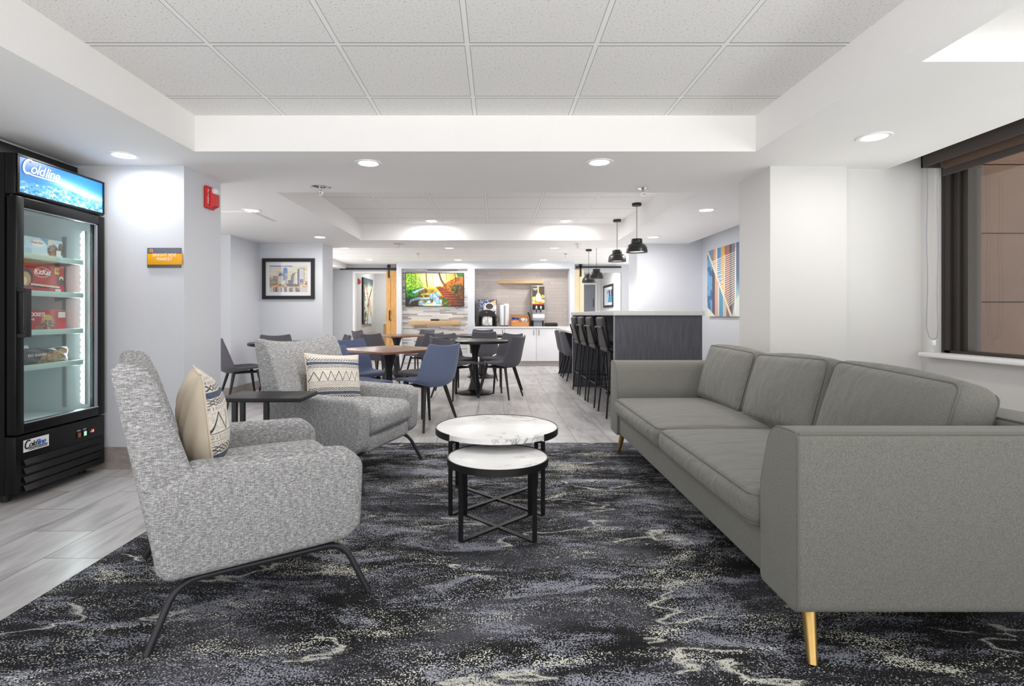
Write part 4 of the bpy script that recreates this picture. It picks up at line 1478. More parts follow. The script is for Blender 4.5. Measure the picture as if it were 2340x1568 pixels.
for z in SHZ:
    s = MB().b2(-0.27, 0.255, fy0 + 0.045, fy1 - 0.055, z - 0.012, z).build('shelf', M['liner'], fz, smooth=False)
    MB().b2(0.255, 0.268, fy0 + 0.05, fy1 - 0.08, z - 0.026, z + 0.008, 0.002).build('price_rail', M['shelfwhite'], s, angle=30)
    for yy in (fy1 - 0.055, fy0 + 0.047):
        MB().rings([[(0.05, yy, z - 0.012), (0.22, yy, z - 0.012), (0.05, yy, z - 0.05)], [(0.05, yy + .006, z - 0.012), (0.22, yy + .006, z - 0.012), (0.05, yy + .006, z - 0.05)]]).build('bracket', M['steel'], s, smooth=False)

# lit header sign: sky-to-ice print with script lettering
def ice_print():
    a, u, v = canvas(220, 74, (60, 160, 225))
    n1 = vnoise(u, v, 5, 3, 1); n2 = vnoise(u, v, 26, 12, 2, 3); n3 = vnoise(u, v, 40, 20, 9, 2)
    blend(a, sst(1 - v, 0.3, 1) * 0.8, (30, 112, 204)); blend(a, sst(.5 - u, 0, .4) * .5, (52, 120, 200))
    blend(a, np.exp(-((v - (0.22 + 0.42 * u)) / 0.16) ** 2) * sst(u, 0.1, 0.5) * 0.85, (222, 242, 252))
    top = 0.62 + 0.16 * (n1 - 0.5) + 0.1 * np.sin(u * 9) * 0.3
    ice = sst(v, top - 0.06, top + 0.05)
    blend(a, ice, (96, 178, 226))
    blend(a, ice * sst(n2, 0.5, 0.62) * .8, (168, 214, 240))
    blend(a, ice * sst(n3, 0.58, 0.66), (44, 128, 196))
    blend(a, ice * sst(n2 * n3, 0.36, 0.42), (250, 252, 255))
    return a
hs = MB().b2(0.29, 0.35, fy0, fy1, 1.775, 2.01, 0.004).build('header_box', M['fridge'], fz, angle=30)
hp = painted('header_sign', 0.645, 0.205, ice_print(), M['litsign'], fz, (0.3515, 0.005, 1.893), R(90))
fr = MB()
fr.b2(0.35, 0.358, fy0 + .008, fy1 - .008, 1.997, 2.006).b2(0.35, 0.358, fy0 + .008, fy1 - .008, 1.782, 1.79).b2(0.35, 0.358, fy0 + .008, fy0 + .018, 1.79, 2.0).b2(0.35, 0.358, fy1 - .018, fy1 - .008, 1.79, 2.0)
fr.build('sign_frame', M['fridge'], fz, smooth=False)
def coldline(parent, x, y, z, s, m1, m2, rot=FX, ex=0.001):
    """script wordmark: swelling C that runs into the underline, slanted letters"""
    def put(nm, body, size, dx, dz, m, sh=0.35, bd=0.0):
        return text(nm, body, size, m, parent, (x, y + dx, z + dz), rot, ex, sh, 'LEFT', bd, 0.92)
    put('lettering', 'old', s, 0.62 * s, -0.02 * s, m1, bd=0.012 * s)
    put('lettering', 'line', s, 1.86 * s, -0.02 * s, m2, bd=0.012 * s)
    pts = []
    for k in range(25):
        a = R(48 + k * 250 / 24)
        pts.append((x + ex, y + 0.50 * s + 0.36 * s * math.cos(a) + 0.12 * s * math.sin(a), z + 0.06 * s + 0.5 * s * math.sin(a)))
    pts += [(x + ex, y + s * q, z - 0.46 * s) for q in (0.75, 1.2, 2.0, 2.8, 3.45)]
    mb = MB()
    rg = []
    for i, p in enumerate(pts):
        w = 0.085 * s if i < 25 else 0.05 * s
        a_ = Vector(pts[max(0, i - 1)]); b_ = Vector(pts[min(len(pts) - 1, i + 1)])
        d = (b_ - a_).normalized(); n = Vector((0, -d.z, d.y))
        P = Vector(p)
        rg.append([P + n * w + Vector((ex, 0, 0)), P - n * w + Vector((ex, 0, 0)), P - n * w - Vector((ex, 0, 0)), P + n * w - Vector((ex, 0, 0))])
    mb.rings(rg).build('lettering', m1, parent, smooth=False)
coldline(fz, 0.3535, fy0 + 0.04, 1.945, 0.083, M['lettwhite'], M['lettwhite'])
bd = MB().b2(0.352, 0.354, fy0 + 0.05, fy0 + 0.225, 0.285, 0.355).build('badge', M['white'], fz, smooth=False)
coldline(bd, 0.3548, fy0 + 0.054, 0.325, 0.046, M['lettblack'], M['lettblue'])
text('lettering', 'COMMERCIAL REFRIGERATION', 0.0095, M['lettblack'], bd, (0.3548, fy0 + 0.08, 0.294), FX, 0.0004)
# switches
for y, m, nm in ((0.115, 'amber', 'switch'), (0.165, 'led_green', 'switch')):
    s = MB().b2(0.352, 0.356, y - 0.016, y + 0.016, 0.278, 0.315).build(nm, M['blackmatte'], fz, smooth=False)
    MB().b2(0.356, 0.359, y - 0.011, y + 0.011, 0.282, 0.311, 0.001).build('rocker', M[m], s, smooth=False)
    MB().b2(0.352, 0.3535, y - 0.014, y + 0.014, 0.321, 0.329).build('switch_label', M['greyplastic'], fz, smooth=False)
s = MB().rbox((0.354, 0.225, 0.30), (0.008, 0.06, 0.036), 0.003, 3).build('temperature_display', M['blackmatte'], fz)
text('lettering', '-18', 0.026, M['led_red'], s, (0.3585, 0.205, 0.30), FX, 0.0004)

# ------------------------------------------------------------------ food packets inside
def food_box(name, y0, y1, z, h, dx, img, label, x=0.235, depth=0.13, cat='food box', body=None):
    w = y1 - y0
    t = thing(name, label, cat, (-3.09 + x - dx, 3.385 + (y0 + y1) / 2, z), 0, 'frozen snacks in the freezer')
    MB().b2(-depth, -0.001, -w / 2, w / 2, 0, h, 0.002).build('carton', body or M['red'], t, angle=30)
    painted('front_print', w - 0.003, h - 0.003, img, M['paintgloss'], t, (0.0005, 0, h / 2), R(90))
    return t
def box_icecream():
    a, u, v = canvas(120, 52, (196, 222, 238))
    n = vnoise(u, v, 10, 6, 4)
    blend(a, sst(n, .45, .6) * .5, (226, 238, 244)); blend(a, poly(u, v, [(0.2, 0.2), (0.58, 0.25), (0.58, 1), (0.2, 1)]) * .6, (240, 244, 246))
    blend(a, poly(u, v, [(.42, 0), (.66, 0), (.6, .35)]), (120, 170, 206))
    blend(a, ell(u, v, .74, .62, .15, .42), (92, 60, 46)); blend(a, ell(u, v, .74, .62, .15, .42) * sst(vnoise(u, v, 24, 14, 8), .55, .65), (196, 160, 130))
    blend(a, ell(u, v, .68, .16, .08, .18), (238, 224, 204)); blend(a, ell(u, v, .95, .5, .07, .4), (110, 74, 58))
    blend(a, ell(u, v, .37, .30, .17, .2, .1), (250, 250, 250)); blend(a, poly(u, v, [(.83, .55), (.96, .55), (.96, .9), (.83, .9)]), (240, 240, 240))
    return a
def box_wafer():
    a, u, v = canvas(130, 84, (186, 24, 34))
    blend(a, poly(u, v, [(0, 0), (1, 0), (1, .06), (0, .1)]), (206, 60, 60))
    blend(a, ell(u, v, .10, .52, .16, .36), (60, 34, 24)); blend(a, ell(u, v, .09, .55, .12, .28), (206, 160, 100)); blend(a, ell(u, v, .06, .62, .06, .15), (240, 214, 170))
    blend(a, ell(u, v, .46, .27, .2, .2, .06), (246, 222, 150)); blend(a, ell(u, v, .46, .27, .18, .175, .06), (200, 26, 34))
    blend(a, poly(u, v, [(.76, .06), (.88, .06), (.88, .3), (.76, .3)]), (250, 206, 40))
    blend(a, ell(u, v, .92, .52, .11, .2), (90, 70, 60)); blend(a, ell(u, v, .93, .45, .06, .1), (232, 216, 170)); blend(a, ell(u, v, .93, .5, .03, .05), (40, 30, 30))
    blend(a, poly(u, v, [(.2, .7), (.9, .76), (.88, .82), (.2, .76)]), (236, 226, 190)); blend(a, poly(u, v, [(.22, .78), (.86, .83), (.85, .87), (.24, .83)]), (40, 24, 20))
    blend(a, poly(u, v, [(.78, .86), (.92, .86), (.92, 1), (.78, 1)]), (230, 210, 206))
    return a
def box_pocket():
    a, u, v = canvas(130, 64, (184, 22, 32))
    blend(a, poly(u, v, [(.8, 0), (1, 0), (1, 1), (.85, 1)]) * .5, (226, 60, 60))
    blend(a, poly(u, v, [(.84, .08), (.99, .08), (.99, .38), (.84, .38)]), (244, 236, 232))
    blend(a, ell(u, v, .62, .55, .15, .36), (190, 140, 90)); blend(a, ell(u, v, .6, .4, .11, .2), (214, 172, 96)); blend(a, ell(u, v, .62, .72, .16, .24), (92, 50, 38))
    blend(a, ell(u, v, .62, .72, .16, .24) * sst(vnoise(u, v, 30, 16, 5), .55, .63), (214, 176, 130)); blend(a, ell(u, v, .45, .9, .1, .16), (150, 96, 66))
    return a
fb_ = food_box('frozen_food_box', -0.165, 0.128, SHZ[0] + .001, 0.115, 0.0, box_icecream(), 'pale blue ice cream box on the top freezer shelf', body=M['white'])
text('lettering', 'Haagen-Dazs', 0.016, M['red'], fb_, (0.0012, -0.09, 0.082), FX, 0.0003, 0.1)
fb_ = food_box('frozen_food_box', -0.175, 0.142, SHZ[1] + .001, 0.172, 0.0, box_wafer(), 'red wafer ice cream box on the second freezer shelf')
text('lettering', 'KitKat', 0.046, M['lettwhite'], fb_, (0.0014, -0.072, 0.125), FX, 0.0003, 0.25, 'LEFT', 0.001)
text('lettering', '16', 0.03, M['lettblack'], fb_, (0.0014, 0.089, 0.142), FX, 0.0003)
fb_ = food_box('frozen_food_box', -0.215, 0.155, SHZ[2] + .001, 0.128, 0.0, box_pocket(), 'red stuffed sandwich box on the third freezer shelf')
text('lettering', 'HOT POCKETS', 0.031, M['lettwhite'], fb_, (0.0014, -0.17, 0.099), FX, 0.0003, 0, 'LEFT', 0.0008, 0.9)
text('lettering', 'PEPPERONI\nPIZZA', 0.022, M['lettwhite'], fb_, (0.0014, -0.165, 0.058), FX, 0.0003)
text('lettering', '22', 0.02, M['lettwhite'], fb_, (0.0014, 0.04, 0.012), FX, 0.0003)
# snack pouches on the lowest shelf
def pouch_print(kind):
    a, u, v = canvas(110, 44, (64, 62, 64) if kind else (200, 210, 214))
    n = vnoise(u, v, 16, 8, 3)
    if kind:
        blend(a, sst(n, .4, .6) * .3, (104, 100, 100)); blend(a, poly(u, v, [(.42, .35), (.98, .1), (1, .9), (.36, 1)]), (188, 150, 104))
        blend(a, poly(u, v, [(.42, .35), (.98, .1), (1, .9), (.36, 1)]) * sst(vnoise(u, v, 30, 14, 7), .52, .62), (122, 84, 56)); blend(a, poly(u, v, [(.86, .5), (.97, .45), (.97, .7), (.86, .72)]), (60, 90, 180))
    else:
        blend(a, sst(u, .0, .15) * 0 + (u < .12), (40, 52, 80)); blend(a, sst(n, .5, .65) * .4, (240, 244, 246))
    return a
def pouch(y0, y1, z, h, dx, kind, label, rzx=0.0):
    w = y1 - y0
    t = thing('snack_pouch', label, 'snack bag', (-3.09 + 0.22 - dx, 3.385 + (y0 + y1) / 2, z), 0, 'frozen snacks in the freezer')
    def shp(s):
        def f(X, Z):
            u, v = X / (w / 2), Z / (h / 2)
            return X, s * 0.028 * np.sqrt(np.clip(1 - u ** 4, 0, 1)) * np.sqrt(np.clip(1 - v ** 2, 0, 1)) + 0.003 * np.sin(9 * u + 5 * v), Z
        return f
    painted('front_foil', w, h, pouch_print(kind), M['paintgloss'], t, (0, 0, h / 2 + 0.002), R(90), shape=shp(-1))
    painted('back_foil', w, h, pouch_print(kind), M['paintgloss'], t, (-0.002, 0, h / 2 + 0.002), R(90), shape=shp(1))
    return t
pouch(-0.29, -0.02, SHZ[3] + .004, 0.115, 0.08, 0, 'clear and navy snack bag on the lowest freezer shelf, behind the dark bag')
p_ = pouch(-0.21, 0.185, SHZ[3] + .004, 0.10, 0.0, 1, 'dark grey snack bag with cookie picture on the lowest freezer shelf')
text('lettering', 'RED BARON', 0.024, M['lettwhite'], p_, (0.033, -0.14, 0.058), FX, 0.0003, 0.1)

# ================================================================== WALL SIGN AND ALARMS
sg = thing('room_sign', 'slate and yellow wall sign beside the freezer', 'sign', (-2.335, 3.76, 1.487))
MB().b2(-0.118, 0.118, -0.012, 0, -0.072, 0.068, 0.002).build('back_plate', M['sign_grey'], sg, angle=30)
yp = MB().b2(-0.106, 0.132, -0.026, -0.012, -0.052, 0.024, 0.002).build('front_plate', M['sign_yellow'], sg, angle=30)
text('lettering', 'BRIGHT SIDE\nMARKET', 0.030, M['lettwhite'], yp, (0.013, -0.0265, 0.0), FY, 0.0006, 0, 'CENTER', 0.0, 1.06, 0.92, 0.95)
em = MB().tube([(-0.088 + 0.008 * math.cos(a), -0.0125, 0.048 + 0.008 * math.sin(a)) for a in np.linspace(0, 2 * math.pi, 20, endpoint=False)], 0.0032, 6, True)
em.tube([(-0.085, -0.0125, 0.042), (-0.077, -0.0125, 0.036)], 0.003, 6)
em.build('emblem', M['sign_yellow'], sg)

def fire_alarm(loc, label, rz=0.0, s=1.0):
    t = thing('fire_alarm', label, 'fire alarm', loc, rz, 'red fire alarm strobes')
    t.scale = (s, s, s)
    # local: wall plane x=0, faces +x
    MB().rbox((0.014, 0, 0), (0.028, 0.125, 0.17), 0.012, 4).build('back_plate', M['red'], t)
    MB().rings([[(0.026, y, z) for y, z in ((-0.02, -0.075), (0.055, -0.075), (0.055, 0.07), (-0.02, 0.07))], [(0.062, y, z) for y, z in ((-0.005, -0.06), (0.05, -0.06), (0.05, 0.03), (-0.005, 0.03))]]).build('horn', M['red'], t, smooth=False)
    MB().rbox((0.05, 0.02, 0.05), (0.05, 0.07, 0.05), 0.018, 4).build('strobe_lens', M['clear'], t)
    text('lettering', 'F\nI\nR\nE', 0.034, M['lettwhite'], t, (0.0285, -0.046, 0.0), FX, 0.0004, 0, 'CENTER', 0.0006, 1, 1, 0.82)
    return t
fire_alarm((-2.2, 4.07, 1.975), 'red fire alarm strobe high on the white wall corner')
fire_alarm((-3.25, 12.55, 1.88), 'small red fire alarm seen through the left doorway, beside the abstract canvas', 0, 0.8)

# ================================================================== PICTURES
def skyline():
    a, u, v = canvas(170, 118, (226, 222, 206))
    n = vnoise(u, v, 3, 16, 2); n2 = vnoise(u, v, 30, 22, 3, 3)
    blend(a, sst(n, .45, .7) * .6 * (v < .55), (200, 182, 110)); blend(a, sst(.06 - v + .05 * (n - .5), 0, .04) * (u < .6), (70, 96, 176))
    blend(a, sst(vnoise(u, v, 2, 24, 8), .55, .7) * .5 * (v < .5), (240, 236, 224))
    def B(x0, x1, y0, c, y1=.75, al=1.0, c2=None):
        m = ((u > x0) & (u < x1) & (v > y0) & (v < y1)).astype(float)
        blend(a, m * al, c)
        if c2 is not None:
            blend(a, m * sst(n2, .5, .6) * .7, c2)
    B(.0, .11, .46, (146, 150, 128), c2=(226, 222, 204)); B(.10, .22, .40, (150, 122, 118), c2=(196, 176, 160)); B(.22, .36, .38, (196, 194, 168), c2=(226, 226, 206))
    blend(a, ell(u, v, .30, .37, .07, .10, .1) * (v < .40), (60, 104, 178))
    B(.36, .475, .16, (52, 96, 178), .56, c2=(90, 130, 196)); blend(a, ell(u, v, .417, .16, .058, .09, .1) * (v < .17), (44, 90, 176)); B(.40, .475, .3, (150, 140, 150), .75, .8, (206, 196, 180))
    blend(a, poly(u, v, [(.55, .75), (.56, .42), (.60, .30), (.69, .26), (.65, .40), (.63, .75)]), (86, 112, 128)); blend(a, poly(u, v, [(.64, .75), (.66, .38), (.69, .28), (.68, .75)]), (214, 196, 160))
    B(.735, .79, .12, (62, 74, 110), .7, c2=(100, 112, 150)); B(.79, .915, .10, (202, 200, 210), .52, 1, (222, 214, 200)); B(.79, .915, .095, (70, 70, 96), .11); B(.908, .916, .1, (80, 80, 100), .5)
    B(.80, .9, .52, (90, 100, 150), .66, c2=(160, 120, 90)); B(.89, .96, .52, (226, 190, 70), .62, .9); B(.94, 1, .6, (160, 100, 140), .74, .9)
    B(.49, .60, .54, (66, 58, 70), .78, .9, (120, 100, 96)); B(.28, .42, .62, (226, 222, 196), .72, .9)
    blend(a, ((v > .68) & (v < .84)) * sst(n2, .45, .55) * .8, (120, 88, 70)); blend(a, ((v > .76) & (v < .83)) * sst(vnoise(u, v, 9, 40, 5), .5, .6) * .9, (226, 160, 66))
    blend(a, ((v > .70) & (v < .8) & (u > .46) & (u < .78)) * .8, (52, 44, 56))
    blend(a, (v > .83) * 1.0, (206, 206, 196)); st = vnoise(u, v * 0.2, 34, 2, 6, 2)
    blend(a, (v > .82) * sst(st, .52, .60) * (u < .8), (92, 78, 88)); blend(a, (v > .84) * ((u > .55) & (u < .62)), (56, 84, 120)); blend(a, (v > .84) * ((u > .73) & (u < .77)), (66, 56, 60))
    blend(a, (v > .80) * sst(vnoise(u, v, 8, 6, 12), .6, .7) * .6, (226, 176, 120))
    return a
pf = thing('framed_picture', 'black framed skyline print on the left wall', 'picture', (-3.05, 7.84, 1.617))
def frame_boxes(w, h, b, d):
    return MB().b2(-w / 2, w / 2, -d, 0, h / 2 - b, h / 2).b2(-w / 2, w / 2, -d, 0, -h / 2, -h / 2 + b).b2(-w / 2, -w / 2 + b, -d, 0, -h / 2 + b, h / 2 - b).b2(w / 2 - b, w / 2, -d, 0, -h / 2 + b, h / 2 - b)
frame_boxes(0.765, 0.597, 0.05, 0.03).build('frame', M['blackmatte'], pf, smooth=False)
MB().b2(-0.333, 0.333, -0.012, -0.002, -0.249, 0.249).build('mat_board', M['white'], pf, smooth=False)
painted('print', 0.555, 0.385, skyline(), M['paint'], pf, (0, -0.0135, 0))
MB().b2(-0.333, 0.333, -0.02, -0.018, -0.249, 0.249).build('glazing', M['picglass'], pf, smooth=False)

def harp():
    a, u, v = canvas(300, 270, (120, 110, 110))
    cols = [(0, .06, (176, 190, 200)), (.06, .13, (86, 140, 176)), (.13, .22, (138, 130, 110)), (.22, .29, (196, 160, 140)), (.29, .34, (226, 206, 186)), (.34, .46, (74, 136, 182)), (.46, .58, (206, 154, 84)),
            (.58, .72, (150, 104, 92)), (.72, .78, (92, 78, 82)), (.78, .88, (120, 114, 126)), (.88, .91, (176, 196, 206)), (.91, 1.0, (88, 104, 136))]
    n = vnoise(u, v * .25, 30, 3, 4)
    for x0, x1, c in cols:
        blend(a, ((u >= x0) & (u < x1)) * 1.0, c)
    a *= (0.86 + 0.28 * n)[..., None]
    low = (v > .04 + 1.02 * (u / .78)).astype(float)
    blend(a, low * ((u < .17)) * 1.0, (104, 160, 200)); blend(a, low * (u < .17) * sst(vnoise(u, v, 12, 10, 3), .5, .6) * .8, (52, 84, 130))
    blend(a, low * ((u > .17) & (u < .26)), (84, 76, 88)); blend(a, low * ((u > .26) & (u < .36)), (212, 160, 146)); blend(a, low * ((u > .36) & (u < .44)), (206, 214, 206))
    blend(a, low * ((u > .40) & (u < .52)), (84, 148, 182)); blend(a, low * ((u > .52) & (u < .64)), (196, 196, 182)); blend(a, low * ((u > .62) & (u < .78)), (160, 112, 96))
    blend(a, ((u > .9) & (v > .4)) * sst(v, .4, .8), (170, 206, 206))
    blend(a, poly(u, v, [(0, .86), (.30, 1.01), (0, 1.01)]), (228, 226, 202))
    blend(a, poly(u, v, [(.86, .80), (1, .70), (1, 1), (.80, 1)]) * .85, (226, 228, 214))
    ink = (238, 228, 208)
    for k in range(24):
        t = k / 23
        blend(a, seg(u, v, (.16 + .52 * t, .18 + .68 * t), (.885, .12 + .66 * t), .0052, 1.1) * .95, ink)
    for k in range(9):
        t = k / 8
        blend(a, seg(u, v, (.14 + .3 * t, .2 + .4 * t), (.58, .14 + .5 * t), .0045, 1.1) * .9, ink)
    blend(a, seg(u, v, (.58, .13), (.56, .66), .012, 1.1), (232, 226, 214)); blend(a, seg(u, v, (.895, .08), (.88, .95), .015, 1.1), (236, 232, 222))
    blend(a, poly(u, v, [(0, .03), (.05, .03), (.80, 1.0), (.74, 1.0)]), (226, 220, 190))
    return a
cv = thing('canvas_painting', 'blue and orange striped canvas with white cords on the right wall', 'painting', (3.018, 7.06, 1.527), R(-90))
MB().b2(-0.50, 0.50, -0.036, 0, -0.46, 0.46).build('stretched_canvas', M['white'], cv, smooth=False)
painted('painted_face', 1.0, 0.92, harp(), M['paint'], cv, (0, -0.037, 0))

def abstract():
    a, u, v = canvas(80, 110, (226, 230, 206))
    n = vnoise(u, v, 8, 10, 3); n2 = vnoise(u, v, 20, 26, 7, 3)
    blend(a, sst(.22 - v + .2 * (n - .5), -.02, .12), (76, 96, 104)); blend(a, sst(.12 - u + .1 * (n - .5), -.05, .05) * .9, (44, 52, 52))
    blend(a, ell(u, v, .55, .26, .4, .22, .9), (236, 240, 206)); blend(a, sst(n2, .56, .64) * (v < .5) * (u < .5) * .8, (70, 76, 70))
    blend(a, sst(v + .5 * (n - .5) - .9 * u, .42, .55) * sst(n2, .40, .52), (40, 38, 38))
    blend(a, poly(u, v, [(.45, 1), (.60, .6), (.95, 1)]), (214, 232, 226))
    for p, q, w, c in (((.3, .2), (.75, .82), .02, (206, 96, 50)), ((.85, .22), (.4, .62), .025, (60, 56, 66)), ((.55, .48), (.40, 1), .03, (66, 70, 76)), ((.6, .4), (.98, 1), .016, (70, 110, 130)),
                       ((.8, .3), (.45, .58), .012, (220, 90, 60)), ((.5, .62), (.42, 1), .015, (230, 150, 70)), ((.62, .5), (.8, .72), .012, (236, 160, 90))):
        blend(a, seg(u, v, p, q, w, .8), c)
    return a
ab = thing('canvas_painting', 'colourful abstract canvas seen through the left doorway', 'painting', (-3.248, 13.37, 1.435), R(90))
MB().b2(-0.5, 0.5, -0.035, 0, -0.565, 0.565).build('stretched_canvas', M['blackmatte'], ab, smooth=False)
painted('painted_face', 1.0, 1.13, abstract(), M['paint'], ab, (0, -0.036, 0))

def bluep():
    a, u, v = canvas(50, 60, (226, 234, 240))
    n = vnoise(u, v * .3, 14, 4, 4)
    blend(a, ((u > .32) & (v > .12) & (v < .9)) * sst(n, .45, .55), (70, 90, 120)); blend(a, ((u > .55) & (v > .45) & (v < .92)) * .9, (40, 140, 190)); blend(a, ((u > .5) & (v > .1) & (v < .5)) * sst(n, .5, .6), (40, 46, 70))
    return a
bp = thing('framed_picture', 'dark framed blue print on the white wall beyond the bar', 'picture', (3.3, 15.75, 1.65), R(-90))
frame_boxes(1.3, 0.66, 0.06, 0.03).build('frame', M['blackmatte'], bp, smooth=False)
MB().b2(-0.59, 0.59, -0.012, -0.002, -0.27, 0.27).build('mat_board', M['white'], bp, smooth=False)
painted('print', 1.02, 0.46, bluep(), M['paint'], bp, (0, -0.0135, 0))

# ================================================================== TELEVISION
def forest():
    a, u, v = canvas(260, 146, (246, 236, 150))
    n = vnoise(u, v, 6, 5, 1); n2 = vnoise(u, v, 34, 22, 2, 3); n3 = vnoise(u, v, 60, 40, 3, 2)
    blend(a, sst(.55 - u, 0, .5) * .9, (176, 206, 40)); blend(a, sst(.30 - u, 0, .28) * .8, (110, 180, 30)); blend(a, sst(n2, .5, .62) * (u < .45) * (v < .42) * .7, (222, 232, 90)); blend(a, sst(n3, .56, .66) * (u < .3) * (v < .5) * .7, (44, 110, 20))
    blend(a, np.exp(-(((u - .52) / .16) ** 2 + ((v - .16) / .26) ** 2)), (255, 255, 236)); blend(a, np.exp(-(((u - .30) / .08) ** 2 + ((v - .1) / .18) ** 2)) * .6, (255, 255, 220))
    blend(a, sst(u - .66 + .15 * (n - .5), 0, .16) * .75, (232, 176, 60)); blend(a, sst(n2, .52, .6) * (u > .7) * (v < .3) * .6, (250, 236, 120))
    hill = poly(u, v, [(.58, .52), (.70, .30), (.86, .14), (1, .05), (1, 1), (.62, 1)])
    blend(a, hill, (206, 110, 26)); blend(a, hill * sst(n2, .5, .6), (150, 70, 20)); blend(a, hill * sst(n3, .55, .65) * .7, (240, 160, 60))
    blend(a, poly(u, v, [(.88, 0), (1, 0), (1, .12), (.9, .1)]), (60, 120, 30)); blend(a, ell(u, v, .90, .50, .15, .17, .5) * sst(n2, .40, .52), (50, 76, 24)); blend(a, ell(u, v, .84, .42, .08, .1, .5) * sst(n3, .48, .58), (120, 130, 40))
    def trunk(pts, w, c):
        for p, q in zip(pts[:-1], pts[1:]):
            blend(a, seg(u, v, p, q, w, 1.78), c)
    trunk([(.35, 0), (.36, .22), (.375, .42)], .016, (150, 96, 30)); trunk([(.58, 0), (.61, .18), (.655, .32), (.69, .38)], .026, (140, 74, 22)); trunk([(.47, 0), (.47, .25), (.485, .55)], .006, (226, 170, 60))
    trunk([(.70, 0), (.715, .2)], .008, (150, 110, 40)); trunk([(.855, 0), (.87, .28)], .010, (64, 40, 16)); trunk([(.10, 0), (.10, .42)], .008, (60, 80, 20)); trunk([(.17, .05), (.165, .4)], .006, (80, 100, 26)); trunk([(.03, 0), (.04, .3)], .005, (80, 110, 30))
    g = sst(v - .42 + .12 * (n - .5) - .12 * (.3 - u), 0, .08) * (u < .62)
    blend(a, g, (206, 190, 50)); blend(a, g * sst(.34 - u + .1 * (n2 - .5), 0, .1), (44, 140, 36)); blend(a, g * sst(n2, .5, .6) * (u < .3), (20, 70, 18)); blend(a, g * sst(n3, .56, .62) * (u > .2), (246, 220, 80))
    lowl = sst(v - .70, 0, .08) * sst(.36 - u, 0, .2); blend(a, lowl * .9, (36, 34, 24))
    for cx, cy, rx, ry, c in ((.30, .54, .09, .09, (140, 104, 52)), (.24, .71, .06, .05, (110, 80, 40)), (.36, .70, .05, .05, (130, 96, 50)), (.15, .89, .10, .11, (74, 58, 34)), (.40, .84, .13, .07, (128, 92, 52)), (.33, .80, .05, .05, (140, 110, 70)), (.62, .80, .06, .09, (150, 104, 50)), (.44, .56, .07, .06, (206, 150, 50))):
        m = ell(u, v, cx, cy, rx, ry, .12); blend(a, m, c); blend(a, m * sst(n2, .5, .6) * .7, tuple(int(x * .5) for x in c))
    wat = np.maximum.reduce([poly(u, v, [(.40, .63), (.50, .60), (.58, .78), (.66, .86), (.60, 1), (.46, .98), (.48, .80), (.42, .76)]), poly(u, v, [(.10, .58), (.20, .50), (.30, .455), (.34, .47), (.22, .56), (.16, .62)]), poly(u, v, [(.08, .80), (.20, .74), (.46, .75), (.46, .79), (.24, .80), (.10, .86), (.05, .98)]), poly(u, v, [(.22, .85), (.30, .83), (.34, .98), (.22, .98)]), poly(u, v, [(.36, .83), (.42, .82), (.44, .93), (.35, .93)]), poly(u, v, [(.50, .56), (.56, .55), (.61, .70), (.56, .73), (.51, .66)])])
    blend(a, wat, (196, 222, 232)); blend(a, wat * sst(vnoise(u, v, 40, 16, 9, 3), .42, .62) * .8, (104, 150, 170)); blend(a, ((v > .95) & (u > .3) & (u < .62)) * .8, (220, 236, 240))
    path = poly(u, v, [(.52, .42), (.60, .40), (.86, .66), (1, .80), (1, 1), (.80, 1), (.66, .72)])
    blend(a, path, (170, 76, 30))
    for k in range(9):
        y = .45 + .055 * k + .003 * k * k
        x0, x1 = .535 + .15 * (y - .42) / .3, .62 + .26 * (y - .42) / .26
        blend(a, seg(u, v, (x0, y), (min(1, x1), y + .01), .006 + .001 * k, 1.78) * path, (74, 22, 8)); blend(a, seg(u, v, (x0, y - .02), (min(1, x1), y - .012), .006, 1.78) * path * .7, (226, 130, 70))
    blend(a, poly(u, v, [(.64, .74), (.72, .80), (.80, 1), (.62, 1)]) * sst(n2, .38, .5), (40, 100, 26)); blend(a, poly(u, v, [(.70, .72), (.82, .84), (.88, 1), (.76, 1)]) * sst(n3, .5, .6), (140, 30, 30)); blend(a, seg(u, v, (.50, .58), (.56, .73), .006, 1.78), (70, 50, 20)); blend(a, seg(u, v, (.56, .73), (.62, .71), .006, 1.78), (70, 50, 20))
    b = np.pad(a, ((1, 1), (1, 1), (0, 0)), mode='edge')
    a = (b[:-2, :-2] + b[:-2, 1:-1] + b[:-2, 2:] + b[1:-1, :-2] + 2 * b[1:-1, 1:-1] + b[1:-1, 2:] + b[2:, :-2] + b[2:, 1:-1] + b[2:, 2:]) / 10
    a = a * (0.80 + 0.42 * vnoise(u, v, 90, 60, 21, 2))[..., None]
    a = a * (1 - 0.45 * sst(v, .55, 1.0) * sst(.4 - u, 0, .3))[..., None]
    a = a * (1 - 0.5 * sst(u, .68, 1.0) * sst(v, .2, .6))[..., None]
    return np.clip(a, 0, 1)
YM_ = YF + .12
tv = thing('television', 'wall-mounted television showing a sunlit forest stream', 'television', (-1.345, YM_, 1.64))
TW, TH_ = 1.262, 0.728
frame_boxes(TW, TH_, 0.012, 0.055).b2(-TW / 2, TW / 2, -0.05, -0.01, -TH_ / 2, TH_ / 2).build('bezel', M['black'], tv, smooth=False)
painted('screen', TW - 0.022, TH_ - 0.022, forest(), M['screen'], tv, (0, -0.052, 0))
MB().b2(-0.2, 0.2, -0.012, 0, -0.15, 0.15).build('wall_mount', M['black'], tv, smooth=False)
MB().tube(smooth_path([(0.44, -0.02, -TH_ / 2), (0.46, -0.012, -TH_ / 2 - 0.04), (0.5, -0.012, -TH_ / 2 - 0.05), (0.53, -0.02, -TH_ / 2)], 0.02), 0.004, 6).build('cable', M['black'], tv)
